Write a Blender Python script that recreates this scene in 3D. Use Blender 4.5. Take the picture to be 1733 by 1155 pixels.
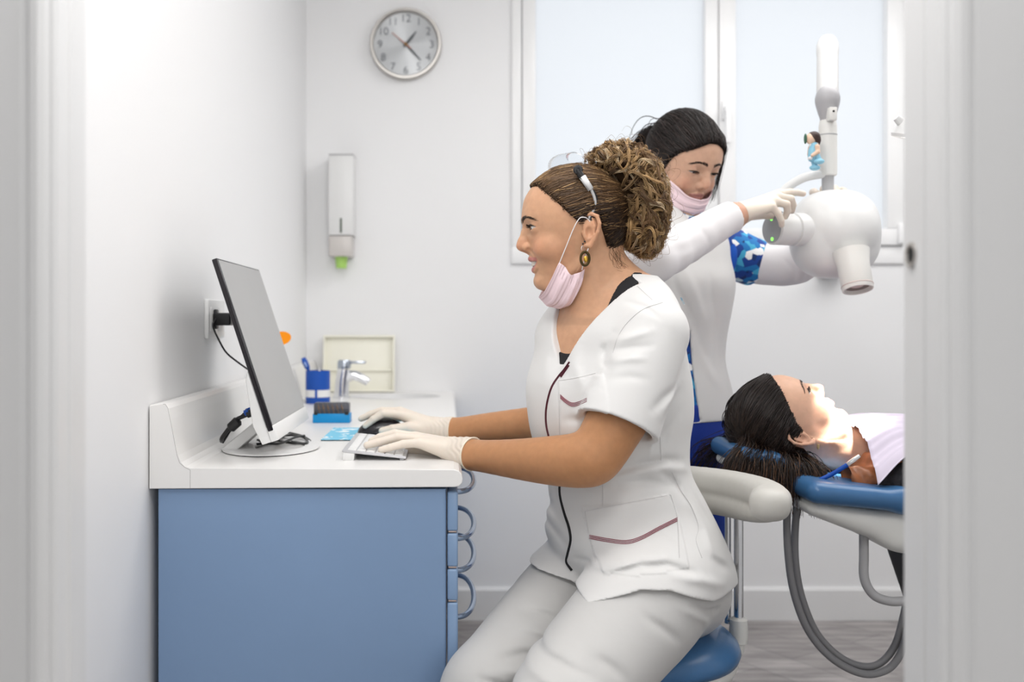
import bpy, bmesh, math, random
import numpy as np
from mathutils import Vector, Matrix
from mathutils.bvhtree import BVHTree

for _o in list(bpy.data.objects):
    bpy.data.objects.remove(_o, do_unlink=True)
scene = bpy.context.scene
COL = scene.collection

# ------------------------------------------------------------------ camera
FPX = 1685.0                       # focal length in pixels of the 1733 px wide frame (35 mm lens)
VX, VY = 757.0, 545.0              # vanishing point of the room's depth lines
CAMZ = 1.12
cam_d = bpy.data.cameras.new('camera')
cam = bpy.data.objects.new('camera', cam_d)
COL.objects.link(cam)
cam.location = (0, 0, CAMZ)
cam.rotation_euler = (math.pi / 2, 0, 0)
cam_d.sensor_width = 36.0
cam_d.lens = FPX * 36.0 / 1733.0
cam_d.shift_x = (866.5 - VX) / 1733.0
cam_d.shift_y = (VY - 577.5) / 1733.0
cam_d.clip_start = 0.02
cam_d.dof.use_dof = True
cam_d.dof.focus_distance = 1.78
cam_d.dof.aperture_fstop = 3.2
scene.camera = cam

# ------------------------------------------------------------------ world, lights, exposure
world = bpy.data.worlds.new('world')
scene.world = world
world.use_nodes = True
world.node_tree.nodes['Background'].inputs[0].default_value = (0.94, 0.97, 1.0, 1)
world.node_tree.nodes['Background'].inputs[1].default_value = 1.02

def area_light(name, loc, target, sx, sy, power, color=(1, 1, 1)):
    l = bpy.data.lights.new(name, 'AREA')
    l.shape = 'RECTANGLE'; l.size = sx; l.size_y = sy; l.energy = power; l.color = color
    o = bpy.data.objects.new(name, l)
    COL.objects.link(o)
    o.location = loc
    o.rotation_euler = (Vector(target) - Vector(loc)).to_track_quat('-Z', 'Y').to_euler()
    return o

area_light('ceiling_panel_light', (1.45, 2.40, 2.60), (1.45, 2.40, 0), 1.6, 1.3, 26, (1, 0.985, 0.965))
area_light('desk_fill_light', (0.20, 2.1, 2.60), (0.35, 2.35, 0.0), 0.8, 1.2, 4, (1, 0.985, 0.965))  # added fill above the desk for the dim left wall, no fixture there
area_light('doorway_fill_light', (-0.14, 1.18, 2.50), (-0.22, 1.85, 0.7), 0.6, 0.4, 6, (1, 0.985, 0.965))  # unseen fill just inside the doorway, lifts the wall behind the computer
area_light('frontal_fill_light', (0.12, 0.74, 1.98), (-0.42, 2.1, 0.95), 0.45, 0.35, 5, (1, 0.985, 0.97))  # added frontal fill shining through the door opening, no real lamp
area_light('corridor_fill_light', (0.45, -1.62, 1.40), (0.15, 1.0, 1.15), 2.2, 1.9, 25, (1, 0.995, 0.985))  # unseen fill behind the camera; the corridor wall has no window

scene.view_settings.view_transform = 'Standard'
scene.view_settings.look = 'None'
scene.view_settings.gamma = 1.0
scene.view_settings.use_curve_mapping = False
scene.view_settings.exposure = 0.17

# ------------------------------------------------------------------ helpers
def P(x, y, d):
    """the point of the room seen at photo pixel (x, y) at depth d from the camera"""
    s = FPX / d
    return np.array([(x - VX) / s, d, CAMZ + (VY - y) / s])

def rgb(r, g, b):
    f = lambda c: ((c / 255 + 0.055) / 1.055) ** 2.4 if c > 10 else c / 255 / 12.92
    return (f(r), f(g), f(b))

def mat(name, color, rough=0.5, metal=0.0, spec=0.5, sss=0.0, bump=None, attr=False, coat=0.0, alpha=None,
        sheen=0.0, noise=None, trans=0.0, ior=1.45, stretch=None):
    m = bpy.data.materials.new(name)
    m.use_nodes = True
    nt = m.node_tree
    b = nt.nodes['Principled BSDF']
    b.inputs['Base Color'].default_value = (*color, 1)
    b.inputs['Roughness'].default_value = rough
    b.inputs['Metallic'].default_value = metal
    b.inputs['Specular IOR Level'].default_value = spec
    b.inputs['IOR'].default_value = ior
    if sss:
        b.inputs['Subsurface Weight'].default_value = sss
        b.inputs['Subsurface Radius'].default_value = (0.9, 0.35, 0.2)
        b.inputs['Subsurface Scale'].default_value = 0.008
    if coat:
        b.inputs['Coat Weight'].default_value = coat
        b.inputs['Coat Roughness'].default_value = 0.1
    if sheen:
        b.inputs['Sheen Weight'].default_value = sheen
    if trans:
        b.inputs['Transmission Weight'].default_value = trans
    if alpha is not None:
        b.inputs['Alpha'].default_value = alpha
    tc = None
    if bump or noise:
        tc = nt.nodes.new('ShaderNodeTexCoord')
        mp = nt.nodes.new('ShaderNodeMapping')
        if stretch:
            mp.inputs['Scale'].default_value = stretch
        nt.links.new(tc.outputs['Object'], mp.inputs['Vector'])
    src = None
    if attr:
        a = nt.nodes.new('ShaderNodeAttribute'); a.attribute_name = 'Col'
        src = a.outputs['Color']
        nt.links.new(src, b.inputs['Base Color'])
    if noise:
        sc, amt = noise
        n = nt.nodes.new('ShaderNodeTexNoise'); n.inputs['Scale'].default_value = sc
        n.inputs['Detail'].default_value = 4
        nt.links.new(mp.outputs['Vector'], n.inputs['Vector'])
        mr = nt.nodes.new('ShaderNodeMapRange')
        mr.inputs['From Min'].default_value = 0.3; mr.inputs['From Max'].default_value = 0.7
        mr.inputs['To Min'].default_value = 1 - amt; mr.inputs['To Max'].default_value = 1 + amt
        nt.links.new(n.outputs['Fac'], mr.inputs['Value'])
        mx = nt.nodes.new('ShaderNodeMix'); mx.data_type = 'RGBA'; mx.blend_type = 'MULTIPLY'
        mx.inputs['Factor'].default_value = 1
        if src is None:
            mx.inputs['A'].default_value = (*color, 1)
        else:
            nt.links.new(src, mx.inputs['A'])
        nt.links.new(mr.outputs['Result'], mx.inputs['B'])
        nt.links.new(mx.outputs['Result'], b.inputs['Base Color'])
    if bump:
        sc, st = bump
        n = nt.nodes.new('ShaderNodeTexNoise'); n.inputs['Scale'].default_value = sc
        n.inputs['Detail'].default_value = 3
        nt.links.new(mp.outputs['Vector'], n.inputs['Vector'])
        bp = nt.nodes.new('ShaderNodeBump'); bp.inputs['Strength'].default_value = st
        bp.inputs['Distance'].default_value = 0.002
        nt.links.new(n.outputs['Fac'], bp.inputs['Height'])
        nt.links.new(bp.outputs['Normal'], b.inputs['Normal'])
    return m

def tag(o, label=None, cat=None, group=None, kind=None):
    if label: o['label'] = label
    if cat: o['category'] = cat
    if group: o['group'] = group
    if kind: o['kind'] = kind
    return o

def thing(name, label, cat, loc=(0, 0, 0), group=None, kind=None):
    o = bpy.data.objects.new(name, None)
    COL.objects.link(o)
    o.location = [float(c) for c in loc]
    o.empty_display_size = 0.05
    return tag(o, label, cat, group, kind)

def world_loc(o):
    v = Vector((0, 0, 0))
    while o is not None:
        v += o.location + (o.matrix_parent_inverse.translation if o.parent else Vector((0, 0, 0)))
        o = o.parent
    return v

def adopt(o, parent):
    if parent is not None:
        o.parent = parent
        o.matrix_parent_inverse = Matrix.Translation(-world_loc(parent))

def link(name, me, m=None, parent=None, smooth=True):
    o = bpy.data.objects.new(name, me)
    COL.objects.link(o)
    if m is not None:
        for mm in (m if isinstance(m, (list, tuple)) else [m]):
            me.materials.append(mm)
    if smooth and len(me.polygons):
        me.polygons.foreach_set('use_smooth', [True] * len(me.polygons))
    adopt(o, parent)
    return o

def obj(name, bm, m=None, parent=None, smooth=True, sharp=35):
    me = bpy.data.meshes.new(name)
    bmesh.ops.recalc_face_normals(bm, faces=bm.faces)
    if smooth and sharp:
        lim = math.radians(sharp)
        for e in bm.edges:
            if len(e.link_faces) == 2 and e.calc_face_angle(0) > lim:
                e.smooth = False
    bm.to_mesh(me); bm.free()
    return link(name, me, m, parent, smooth)

def mesh_np(name, V, F, m=None, parent=None, col=None, smooth=True, midx=None):
    V = np.asarray(V, np.float32); F = np.asarray(F, np.int32)
    me = bpy.data.meshes.new(name)
    k = F.shape[1]
    me.vertices.add(len(V)); me.vertices.foreach_set('co', V.ravel())
    me.loops.add(F.size); me.loops.foreach_set('vertex_index', F.ravel())
    me.polygons.add(len(F))
    me.polygons.foreach_set('loop_start', np.arange(0, F.size, k, dtype=np.int32))
    if midx is not None:
        me.polygons.foreach_set('material_index', np.asarray(midx, np.int32))
    me.update(calc_edges=True)
    if col is not None:
        a = me.attributes.new('Col', 'FLOAT_COLOR', 'POINT')
        c = np.ones((len(V), 4), np.float32); c[:, :3] = col
        a.data.foreach_set('color', c.ravel())
    me.validate()
    return link(name, me, m, parent, smooth)

def BM():
    return bmesh.new()

def add_box(bm, lo, hi, bev=0.0, seg=2, M=None):
    r = bmesh.ops.create_cube(bm, size=1)
    vs = r['verts']
    lo = Vector(lo); hi = Vector(hi)
    for v in vs:
        v.co = Vector([(lo[i] + hi[i]) / 2 + v.co[i] * (hi[i] - lo[i]) for i in range(3)])
    if bev > 0:
        es = list({e for v in vs for e in v.link_edges})
        r2 = bmesh.ops.bevel(bm, geom=es, offset=bev, segments=seg, profile=0.5, affect='EDGES')
        vs = list({v for f in r2['faces'] for v in f.verts} | {v for v in vs if v.is_valid})
    if M is not None:
        for v in vs:
            v.co = M @ v.co
    return vs

def add_prism(bm, poly, y0, y1, axis='Y', bev=0):
    """polygon extruded along an axis; poly is in the other two axes (XZ for Y, YZ for X, XY for Z)"""
    def pt(a, b, t):
        return {'Y': (a, t, b), 'X': (t, a, b), 'Z': (a, b, t)}[axis]
    A = [bm.verts.new(pt(a, b, y0)) for a, b in poly]
    B = [bm.verts.new(pt(a, b, y1)) for a, b in poly]
    n = len(poly)
    fs = [bm.faces.new(A), bm.faces.new(B[::-1])]
    for i in range(n):
        fs.append(bm.faces.new((A[i], B[i], B[(i + 1) % n], A[(i + 1) % n])))
    if bev:
        es = list({e for f in fs[:2] for e in f.edges})
        bmesh.ops.bevel(bm, geom=es, offset=bev, segments=2, profile=0.5, affect='EDGES')
    return A + B

def frame_of(t):
    t = Vector(t).normalized()
    a = Vector((0, 0, 1)) if abs(t.z) < 0.9 else Vector((1, 0, 0))
    u = t.cross(a).normalized()
    return u, t.cross(u).normalized()

def smooth_path(pts, n):
    """Catmull-Rom through pts, n samples per span"""
    p = [np.array(q, float) for q in pts]
    p = [2 * p[0] - p[1]] + p + [2 * p[-1] - p[-2]]
    out = []
    for i in range(1, len(p) - 2):
        for k in range(n):
            t = k / n
            a, b, c, d = p[i - 1], p[i], p[i + 1], p[i + 2]
            out.append(0.5 * (2 * b + (c - a) * t + (2 * a - 5 * b + 4 * c - d) * t * t + (3 * b - a - 3 * c + d) * t ** 3))
    out.append(p[-2])
    return out

def add_tube(bm, pts, r, seg=12, caps=True, closed=False):
    pts = [Vector([float(c) for c in q]) for q in pts]
    n = len(pts)
    rs = r if hasattr(r, '__len__') else [r] * n
    rings = []
    u = None
    for i, q in enumerate(pts):
        if closed:
            t = pts[(i + 1) % n] - pts[i - 1]
        else:
            t = pts[min(i + 1, n - 1)] - pts[max(i - 1, 0)]
        t.normalize()
        if u is None:
            u, v = frame_of(t)
        else:
            u = (u - t * u.dot(t)).normalized()
            v = t.cross(u)
        rings.append([bm.verts.new(q + (u * math.cos(2 * math.pi * k / seg) + v * math.sin(2 * math.pi * k / seg)) * rs[i]) for k in range(seg)])
    m = n if closed else n - 1
    for i in range(m):
        a, b = rings[i], rings[(i + 1) % n]
        for k in range(seg):
            bm.faces.new((a[k], a[(k + 1) % seg], b[(k + 1) % seg], b[k]))
    if caps and not closed:
        bm.faces.new(rings[0][::-1]); bm.faces.new(rings[-1])
    return rings

def add_lathe(bm, prof, origin=(0, 0, 0), axis=(0, 0, 1), seg=40, cap0=True, cap1=True, sx=1.0, sy=1.0):
    """profile of (radius, height) turned about an axis"""
    o = Vector(origin); w = Vector(axis).normalized()
    u, v = frame_of(w)
    if abs(w.z) > 0.99:
        u, v = Vector((1, 0, 0)), Vector((0, 1, 0))
    rings = []
    for r, h in prof:
        rings.append([bm.verts.new(o + w * h + u * (r * sx * math.cos(2 * math.pi * k / seg)) + v * (r * sy * math.sin(2 * math.pi * k / seg))) for k in range(seg)])
    for a, b in zip(rings[:-1], rings[1:]):
        for k in range(seg):
            bm.faces.new((a[k], a[(k + 1) % seg], b[(k + 1) % seg], b[k]))
    if cap0: bm.faces.new(rings[0][::-1])
    if cap1: bm.faces.new(rings[-1])
    return rings

def tube_obj(name, pts, r, m, parent=None, seg=10, n=8):
    bm = BM(); add_tube(bm, smooth_path(pts, n) if n else pts, r, seg)
    return obj(name, bm, m, parent)

def box_obj(name, lo, hi, m, parent=None, bev=0.0, seg=2):
    bm = BM(); add_box(bm, lo, hi, bev, seg)
    return obj(name, bm, m, parent)

# ------------------------------------------------------------------ implicit surfaces (for bodies and clothes)
def smin(a, b, k):
    if k <= 0: return np.minimum(a, b)
    h = np.maximum(k - np.abs(a - b), 0) / k
    return np.minimum(a, b) - h * h * k * 0.25

def smax(a, b, k):
    return -smin(-a, -b, k)

class Op:
    def __init__(self, fn, lo=None, hi=None, mode='u', k=0.0):
        self.fn, self.mode, self.k = fn, mode, k
        self.lo = None if lo is None else np.array(lo, float)
        self.hi = None if hi is None else np.array(hi, float)

def cap(a, b, ra, rb, mode='u', k=0.01):
    a = np.array(a, float); b = np.array(b, float); ba = b - a; L2 = max(float(ba @ ba), 1e-12)
    def fn(x, y, z):
        px, py, pz = x - a[0], y - a[1], z - a[2]
        h = np.clip((px * ba[0] + py * ba[1] + pz * ba[2]) / L2, 0, 1)
        return np.sqrt((px - h * ba[0]) ** 2 + (py - h * ba[1]) ** 2 + (pz - h * ba[2]) ** 2) - (ra + (rb - ra) * h)
    r = max(ra, rb)
    return Op(fn, np.minimum(a, b) - r, np.maximum(a, b) + r, mode, k)

def chain(pts, k=0.01, mode='u', sub=0):
    """pts = [(point, radius), ...] -> tapered limbs; sub>0 smooths the run"""
    if sub:
        q = smooth_path([np.append(np.array(p, float), r) for p, r in pts], sub)
        pts = [(v[:3], v[3]) for v in q]
    return [cap(p, q, r, s, mode, k) for (p, r), (q, s) in zip(pts[:-1], pts[1:])]

def ell(c, rad, R=None, mode='u', k=0.01):
    c = np.array(c, float); rad = np.array(rad, float)
    R = np.eye(3) if R is None else np.array(R, float)      # rows: the ellipsoid's own axes
    def fn(x, y, z):
        px, py, pz = x - c[0], y - c[1], z - c[2]
        q0 = s1 = 0
        for i in range(3):
            l = px * R[i, 0] + py * R[i, 1] + pz * R[i, 2]
            q0 = q0 + (l / rad[i]) ** 2
            s1 = s1 + (l / rad[i] ** 2) ** 2
        k0 = np.sqrt(q0)
        return k0 * (k0 - 1) / np.maximum(np.sqrt(s1), 1e-9)
    e = np.sqrt(((R * rad[:, None]) ** 2).sum(0))
    return Op(fn, c - e, c + e, mode, k)

def compound(ops, k, mode='u'):
    us = [o for o in ops if o.mode == 'u']
    lo, hi = np.min([o.lo for o in us], 0), np.max([o.hi for o in us], 0)
    def fn(x, y, z):
        F = None
        for o in ops:
            d = o.fn(x, y, z)
            if F is None: F = d
            elif o.mode == 'u': F = smin(F, d, o.k)
            elif o.mode == 's': F = smax(F, -d, o.k)
            elif o.mode == 'i': F = smax(F, d, o.k)
        return F
    return Op(fn, lo, hi, mode, k)

def evaluate(ops, lo, hi, res):
    lo = np.array(lo, float); hi = np.array(hi, float)
    n = np.ceil((hi - lo) / res).astype(int) + 1
    ax = [(lo[i] + res * np.arange(n[i])).astype(np.float32) for i in range(3)]
    F = np.full(n, 0.2, np.float32)
    for op in ops:
        if op.lo is None:
            s = [slice(0, n[i]) for i in range(3)]
        else:
            mg = op.k + 3 * res + 0.004
            i0 = np.clip(np.floor((op.lo - mg - lo) / res).astype(int), 0, n)
            i1 = np.clip(np.ceil((op.hi + mg - lo) / res).astype(int) + 1, 0, n)
            if (i1 <= i0).any(): continue
            s = [slice(i0[i], i1[i]) for i in range(3)]
        s = tuple(s)
        x = ax[0][s[0], None, None]; y = ax[1][None, s[1], None]; z = ax[2][None, None, s[2]]
        if op.mode == 'f':                       # whole-field function
            F[s] = op.fn(F[s], x, y, z); continue
        d = np.broadcast_to(op.fn(x, y, z), F[s].shape).astype(np.float32)
        if op.mode == 'u': F[s] = smin(F[s], d, op.k)
        elif op.mode == 's': F[s] = smax(F[s], -d, op.k)
        elif op.mode == 'i': F[s] = smax(F[s], d, op.k)
        elif op.mode == 'd': F[s] += d           # displacement (folds, seams)
    return F, lo

def surface(F, lo, res):
    """surface nets"""
    S = F < 0
    c = S[:-1, :-1, :-1].astype(np.int8)
    tot = np.zeros(c.shape, np.int8)
    offs = [(i, j, k) for i in (0, 1) for j in (0, 1) for k in (0, 1)]
    n = F.shape
    for i, j, k in offs:
        tot += S[i:n[0] - 1 + i, j:n[1] - 1 + j, k:n[2] - 1 + k]
    act = np.argwhere((tot > 0) & (tot < 8))
    if not len(act):
        return np.zeros((0, 3)), np.zeros((0, 4), int)
    vals = np.stack([F[act[:, 0] + i, act[:, 1] + j, act[:, 2] + k] for i, j, k in offs], 1)
    pos = np.zeros((len(act), 3)); cnt = np.zeros(len(act))
    for a in range(8):
        for b in range(a + 1, 8):
            oa, ob = np.array(offs[a]), np.array(offs[b])
            if np.abs(oa - ob).sum() != 1: continue
            fa, fb = vals[:, a], vals[:, b]
            m = (fa < 0) != (fb < 0)
            t = np.where(m, fa / np.where(m, fa - fb, 1), 0)
            pos[m] += oa + t[m, None] * (ob - oa)
            cnt += m
    V = lo + (act + pos / cnt[:, None]) * res
    idx = np.full(c.shape, -1, np.int32)
    idx[act[:, 0], act[:, 1], act[:, 2]] = np.arange(len(act))
    quads = []
    for axis in range(3):
        sl0 = [slice(None)] * 3; sl1 = [slice(None)] * 3
        sl0[axis] = slice(0, -1); sl1[axis] = slice(1, None)
        e = np.argwhere(S[tuple(sl0)] != S[tuple(sl1)])
        b, d = (axis + 1) % 3, (axis + 2) % 3
        ok = (e[:, b] > 0) & (e[:, d] > 0) & (e[:, b] < n[b] - 1) & (e[:, d] < n[d] - 1)
        e = e[ok]
        if not len(e): continue
        eb = np.zeros(3, int); eb[b] = 1
        ed = np.zeros(3, int); ed[d] = 1
        q = np.stack([idx[tuple((e - eb - ed).T)], idx[tuple((e - ed).T)], idx[tuple(e.T)], idx[tuple((e - eb).T)]], 1)
        inside = S[tuple(e.T)]
        q[~inside] = q[~inside][:, ::-1]
        quads.append(q)
    Q = np.concatenate(quads)
    Q = Q[(Q >= 0).all(1)]
    return V, Q

def relax(V, Q, it=2, lam=0.5):
    e = np.concatenate([Q[:, [0, 1]], Q[:, [1, 2]], Q[:, [2, 3]], Q[:, [3, 0]]])
    e = np.concatenate([e, e[:, ::-1]])
    n = len(V); deg = np.maximum(np.bincount(e[:, 0], minlength=n), 1)[:, None]
    for i in range(it):
        for l in (lam, -lam * 1.03):
            S = np.stack([np.bincount(e[:, 0], V[e[:, 1], a], n) for a in range(3)], 1) / deg
            V = V + l * (S - V)
    return V

def solid(ops, lo, hi, res, it=2, skip=None):
    F, l = evaluate(ops, lo, hi, res)
    V, Q = surface(F, l, res)
    if skip:
        for slo, shi in skip:                    # leave out what a finer block covers
            c = V[Q].mean(1)
            inn = ((c > np.array(slo) + 1.6 * res) & (c < np.array(shi) - 1.6 * res)).all(1)
            Q = Q[~inn]
        used = np.unique(Q); mp = np.full(len(V), -1); mp[used] = np.arange(len(used))
        V, Q = V[used], mp[Q]
    if len(V): V = relax(V, Q, it)
    return V, Q

def merge(*parts):
    Vs, Qs, o = [], [], 0
    for V, Q in parts:
        Vs.append(V); Qs.append(Q + o); o += len(V)
    return np.concatenate(Vs), np.concatenate(Qs)

def curve1(xs, ys, soft=0.0):
    """smooth 1-D table"""
    xs = np.array(xs, float); ys = np.array(ys, float)
    q = np.array(smooth_path(np.stack([xs, ys], 1), 8))
    o = np.argsort(q[:, 0])
    gx, gy = q[o, 0], q[o, 1]
    return lambda v: np.interp(v, gx, gy)

def loft_z(rows, fwd, grow=0.0, mode='u', k=0.02, n=2.2):
    """upright trunk: rows of (z, cx, cy, half depth along fwd, half width)"""
    rows = sorted(rows)
    z = [r[0] for r in rows]
    cx, cy, A, B = [curve1(z, [r[i] for r in rows]) for i in (1, 2, 3, 4)]
    f = np.array(fwd, float); f = f / np.linalg.norm(f); l = np.array([-f[1], f[0]])
    def fn(x, y, zz):
        zc = np.clip(zz, z[0], z[-1])
        dx, dy = x - cx(zc), y - cy(zc)
        a, b = A(zc) + grow, B(zc) + grow
        u = np.abs(dx * f[0] + dy * f[1]) / a; v = np.abs(dx * l[0] + dy * l[1]) / b
        q = (u ** n + v ** n) ** (1 / n)
        d = (q - 1) * np.minimum(a, b)
        dz = np.maximum(zz - z[-1], z[0] - zz)
        return np.where(dz > 0, np.maximum(d, dz), d)
    m = max(max(r[3], r[4]) for r in rows) + grow + 0.02
    X = [r[1] for r in rows]; Y = [r[2] for r in rows]
    return Op(fn, (min(X) - m, min(Y) - m, z[0] - 0.01), (max(X) + m, max(Y) + m, z[-1] + 0.01), mode, k)

def fold(pts, d, h, w, side=None, k=0.03):
    """a crease (h>0) or ridge (h<0) along a line across the cloth; pts are where it runs in the side view, d its depth"""
    q = [P(x, y, d)[[0, 2]] for x, y in pts]
    def fn(x, y, z):
        best = None
        tl = len(q) - 1
        for i, (a, b) in enumerate(zip(q[:-1], q[1:])):
            ba = b - a; L = ba @ ba
            px, pz = x - a[0], z - a[1]
            t = np.clip((px * ba[0] + pz * ba[1]) / L, 0, 1)
            r2 = (px - t * ba[0]) ** 2 + (pz - t * ba[1]) ** 2
            s = (t + i) / tl
            val = h * np.exp(-r2 / w ** 2) * (0.25 + 0.75 * np.sin(np.pi * np.clip(s, 0.02, 0.98)))
            best = val if best is None else np.where(np.abs(val) > np.abs(best), val, best)
        if side is not None:
            best = best * np.clip((side - y) / k + 0.5, 0, 1)
        return best
    q = np.array(q)
    lo = np.array([q[:, 0].min() - 2.2 * w, -9, q[:, 1].min() - 2.2 * w]); hi = np.array([q[:, 0].max() + 2.2 * w, 9, q[:, 1].max() + 2.2 * w])
    return Op(fn, lo, hi, 'd', 0)

def patch(poly, d, h, side):
    """cloth lying h proud (a pocket) inside a side-view outline"""
    q = np.array([P(x, y, d)[[0, 2]] for x, y in poly])
    def fn(x, y, z):
        inn = np.zeros(np.broadcast_shapes(x.shape, z.shape), bool)
        for a, b in zip(q, np.roll(q, -1, 0)):
            c = (a[1] > z) != (b[1] > z)
            inn ^= c & (x < (b[0] - a[0]) * (z - a[1]) / (b[1] - a[1] + 1e-12) + a[0])
        return -h * inn * np.clip((side - y) / 0.02 + 0.5, 0, 1)
    return Op(fn, (q[:, 0].min(), -9, q[:, 1].min()), (q[:, 0].max(), 9, q[:, 1].max()), 'd', 0)

def bvh_of(*objs):
    V, Fc, o = [], [], 0
    for ob in objs:
        me = ob.data
        V += [v.co.copy() for v in me.vertices]
        Fc += [[i + o for i in p.vertices] for p in me.polygons]
        o = len(V)
    return BVHTree.FromPolygons(V, Fc)

def on_surface(bvh, pts, lift=0.0):
    """where the lines of sight through side-view points meet a surface"""
    out = []
    for x, y in pts:
        d = Vector(P(x, y, 1.0)) - Vector((0, 0, CAMZ)); d.normalize()
        h = bvh.ray_cast(Vector((0, 0, CAMZ)), d)
        if h[0] is not None:
            out.append(np.array(h[0] - d * lift))
    return out

def strands(name, paths, radius, colors, m, parent, taper=0.35, seg=3):
    """hair: paths (S, n, 3) -> thin tubes in one mesh, one colour per strand"""
    Pn = np.asarray(paths, float); S, n, _ = Pn.shape
    T = np.gradient(Pn, axis=1); T /= np.linalg.norm(T, axis=2, keepdims=True) + 1e-12
    ref = np.array([0.31, 0.87, 0.38])
    U = np.cross(T, ref); U /= np.linalg.norm(U, axis=2, keepdims=True) + 1e-9
    W = np.cross(T, U)
    rad = np.broadcast_to(np.asarray(radius, float).reshape(-1, 1), (S, 1)) * (1 - (1 - taper) * np.linspace(0, 1, n) ** 2)[None]
    ang = 2 * np.pi * np.arange(seg) / seg
    V = Pn[:, :, None] + rad[:, :, None, None] * (np.cos(ang)[None, None, :, None] * U[:, :, None] + np.sin(ang)[None, None, :, None] * W[:, :, None])
    base = (np.arange(S)[:, None, None] * n + np.arange(n - 1)[None, :, None]) * seg + np.arange(seg)[None, None, :]
    nxt = (np.arange(S)[:, None, None] * n + np.arange(n - 1)[None, :, None]) * seg + (np.arange(seg)[None, None, :] + 1) % seg
    Q = np.stack([base, nxt, nxt + seg, base + seg], -1).reshape(-1, 4)
    C = np.asarray(colors, float)
    if C.ndim == 2: C = np.repeat(C[:, None], n, 1)
    C = np.repeat(C[:, :, None], seg, 2)
    return mesh_np(name, V.reshape(-1, 3), Q, m, parent, col=C.reshape(-1, 3))

# ------------------------------------------------------------------ materials
m_wall = mat('wall_paint', (0.875, 0.875, 0.88), 0.55, spec=0.3, bump=(180, 0.03))
m_ceil = mat('ceiling_paint', (0.90, 0.90, 0.90), 0.8)
m_trim = mat('white_lacquer', (0.80, 0.80, 0.80), 0.35)
m_upvc = mat('window_plastic', (0.92, 0.92, 0.92), 0.3)
m_worktop = mat('solid_surface', (0.84, 0.83, 0.815), 0.28)
m_blue_lam = mat('blue_laminate', rgb(128, 155, 190), 0.42, noise=(3, 0.03))
m_blue_edge = mat('blue_edging', rgb(133, 160, 194), 0.3)
m_beige_edge = mat('drawer_core', rgb(205, 185, 175), 0.5)
m_steelblue = mat('blue_grey_metal', rgb(150, 168, 192), 0.22, metal=0.75)
m_black = mat('black_plastic', (0.012, 0.012, 0.013), 0.35)
m_black_gloss = mat('black_gloss', (0.012, 0.010, 0.013), 0.15)
m_white_pl = mat('white_plastic', (0.77, 0.77, 0.765), 0.32)
m_ivory = mat('ivory_plastic', (0.80, 0.79, 0.76), 0.35)
m_grey_pl = mat('grey_plastic', (0.45, 0.45, 0.46), 0.4)
m_screen = mat('screen_glass', (0.36, 0.36, 0.36), 0.32, noise=(4, 0.03))
m_chrome = mat('chrome', (0.80, 0.81, 0.83), 0.12, metal=1)
m_brushed = mat('brushed_steel', (0.50, 0.48, 0.455), 0.3, metal=1)
m_alu = mat('aluminium', (0.58, 0.58, 0.60), 0.35, metal=0.4)
m_key = mat('white_keys', (0.76, 0.76, 0.76), 0.4)
m_cupblue = mat('blue_cup_plastic', rgb(8, 76, 170), 0.45)
m_boxblue = mat('bright_blue_plastic', rgb(0, 140, 205), 0.4)
m_smoke = mat('smoky_plastic', (0.50, 0.50, 0.54), 0.08, trans=0.9, ior=1.2)
m_bur = mat('bur_steel', (0.35, 0.20, 0.10), 0.4, metal=0.6)
m_cream = mat('cream_plastic', rgb(244, 242, 228), 0.45)
m_green = mat('green_nozzle', rgb(172, 214, 112), 0.35)
m_darkgreen = mat('dark_window', (0.03, 0.06, 0.03), 0.2)
m_clear_grey = mat('clear_grey_plastic', rgb(205, 200, 196), 0.25)
m_orange = mat('orange_filter', rgb(255, 152, 10), 0.3)
m_lightblue = mat('light_blue_cloth', rgb(150, 205, 228), 0.8)
m_ink = mat('clock_ink', (0.10, 0.11, 0.12), 0.5)
m_hole = mat('dark_recess', (0.01, 0.01, 0.01), 0.6)

def dial_material():
    m = bpy.data.materials.new('brushed_dial'); m.use_nodes = True
    b = m.node_tree.nodes['Principled BSDF']
    b.inputs['Base Color'].default_value = (0.42, 0.43, 0.44, 1)
    b.inputs['Metallic'].default_value = 0.85
    b.inputs['Roughness'].default_value = 0.36
    b.inputs['Anisotropic'].default_value = 0.85
    b.inputs['Anisotropic Rotation'].default_value = 0.25
    t = m.node_tree.nodes.new('ShaderNodeTangent'); t.direction_type = 'RADIAL'; t.axis = 'Y'
    m.node_tree.links.new(t.outputs[0], b.inputs['Tangent'])
    return m

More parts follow.
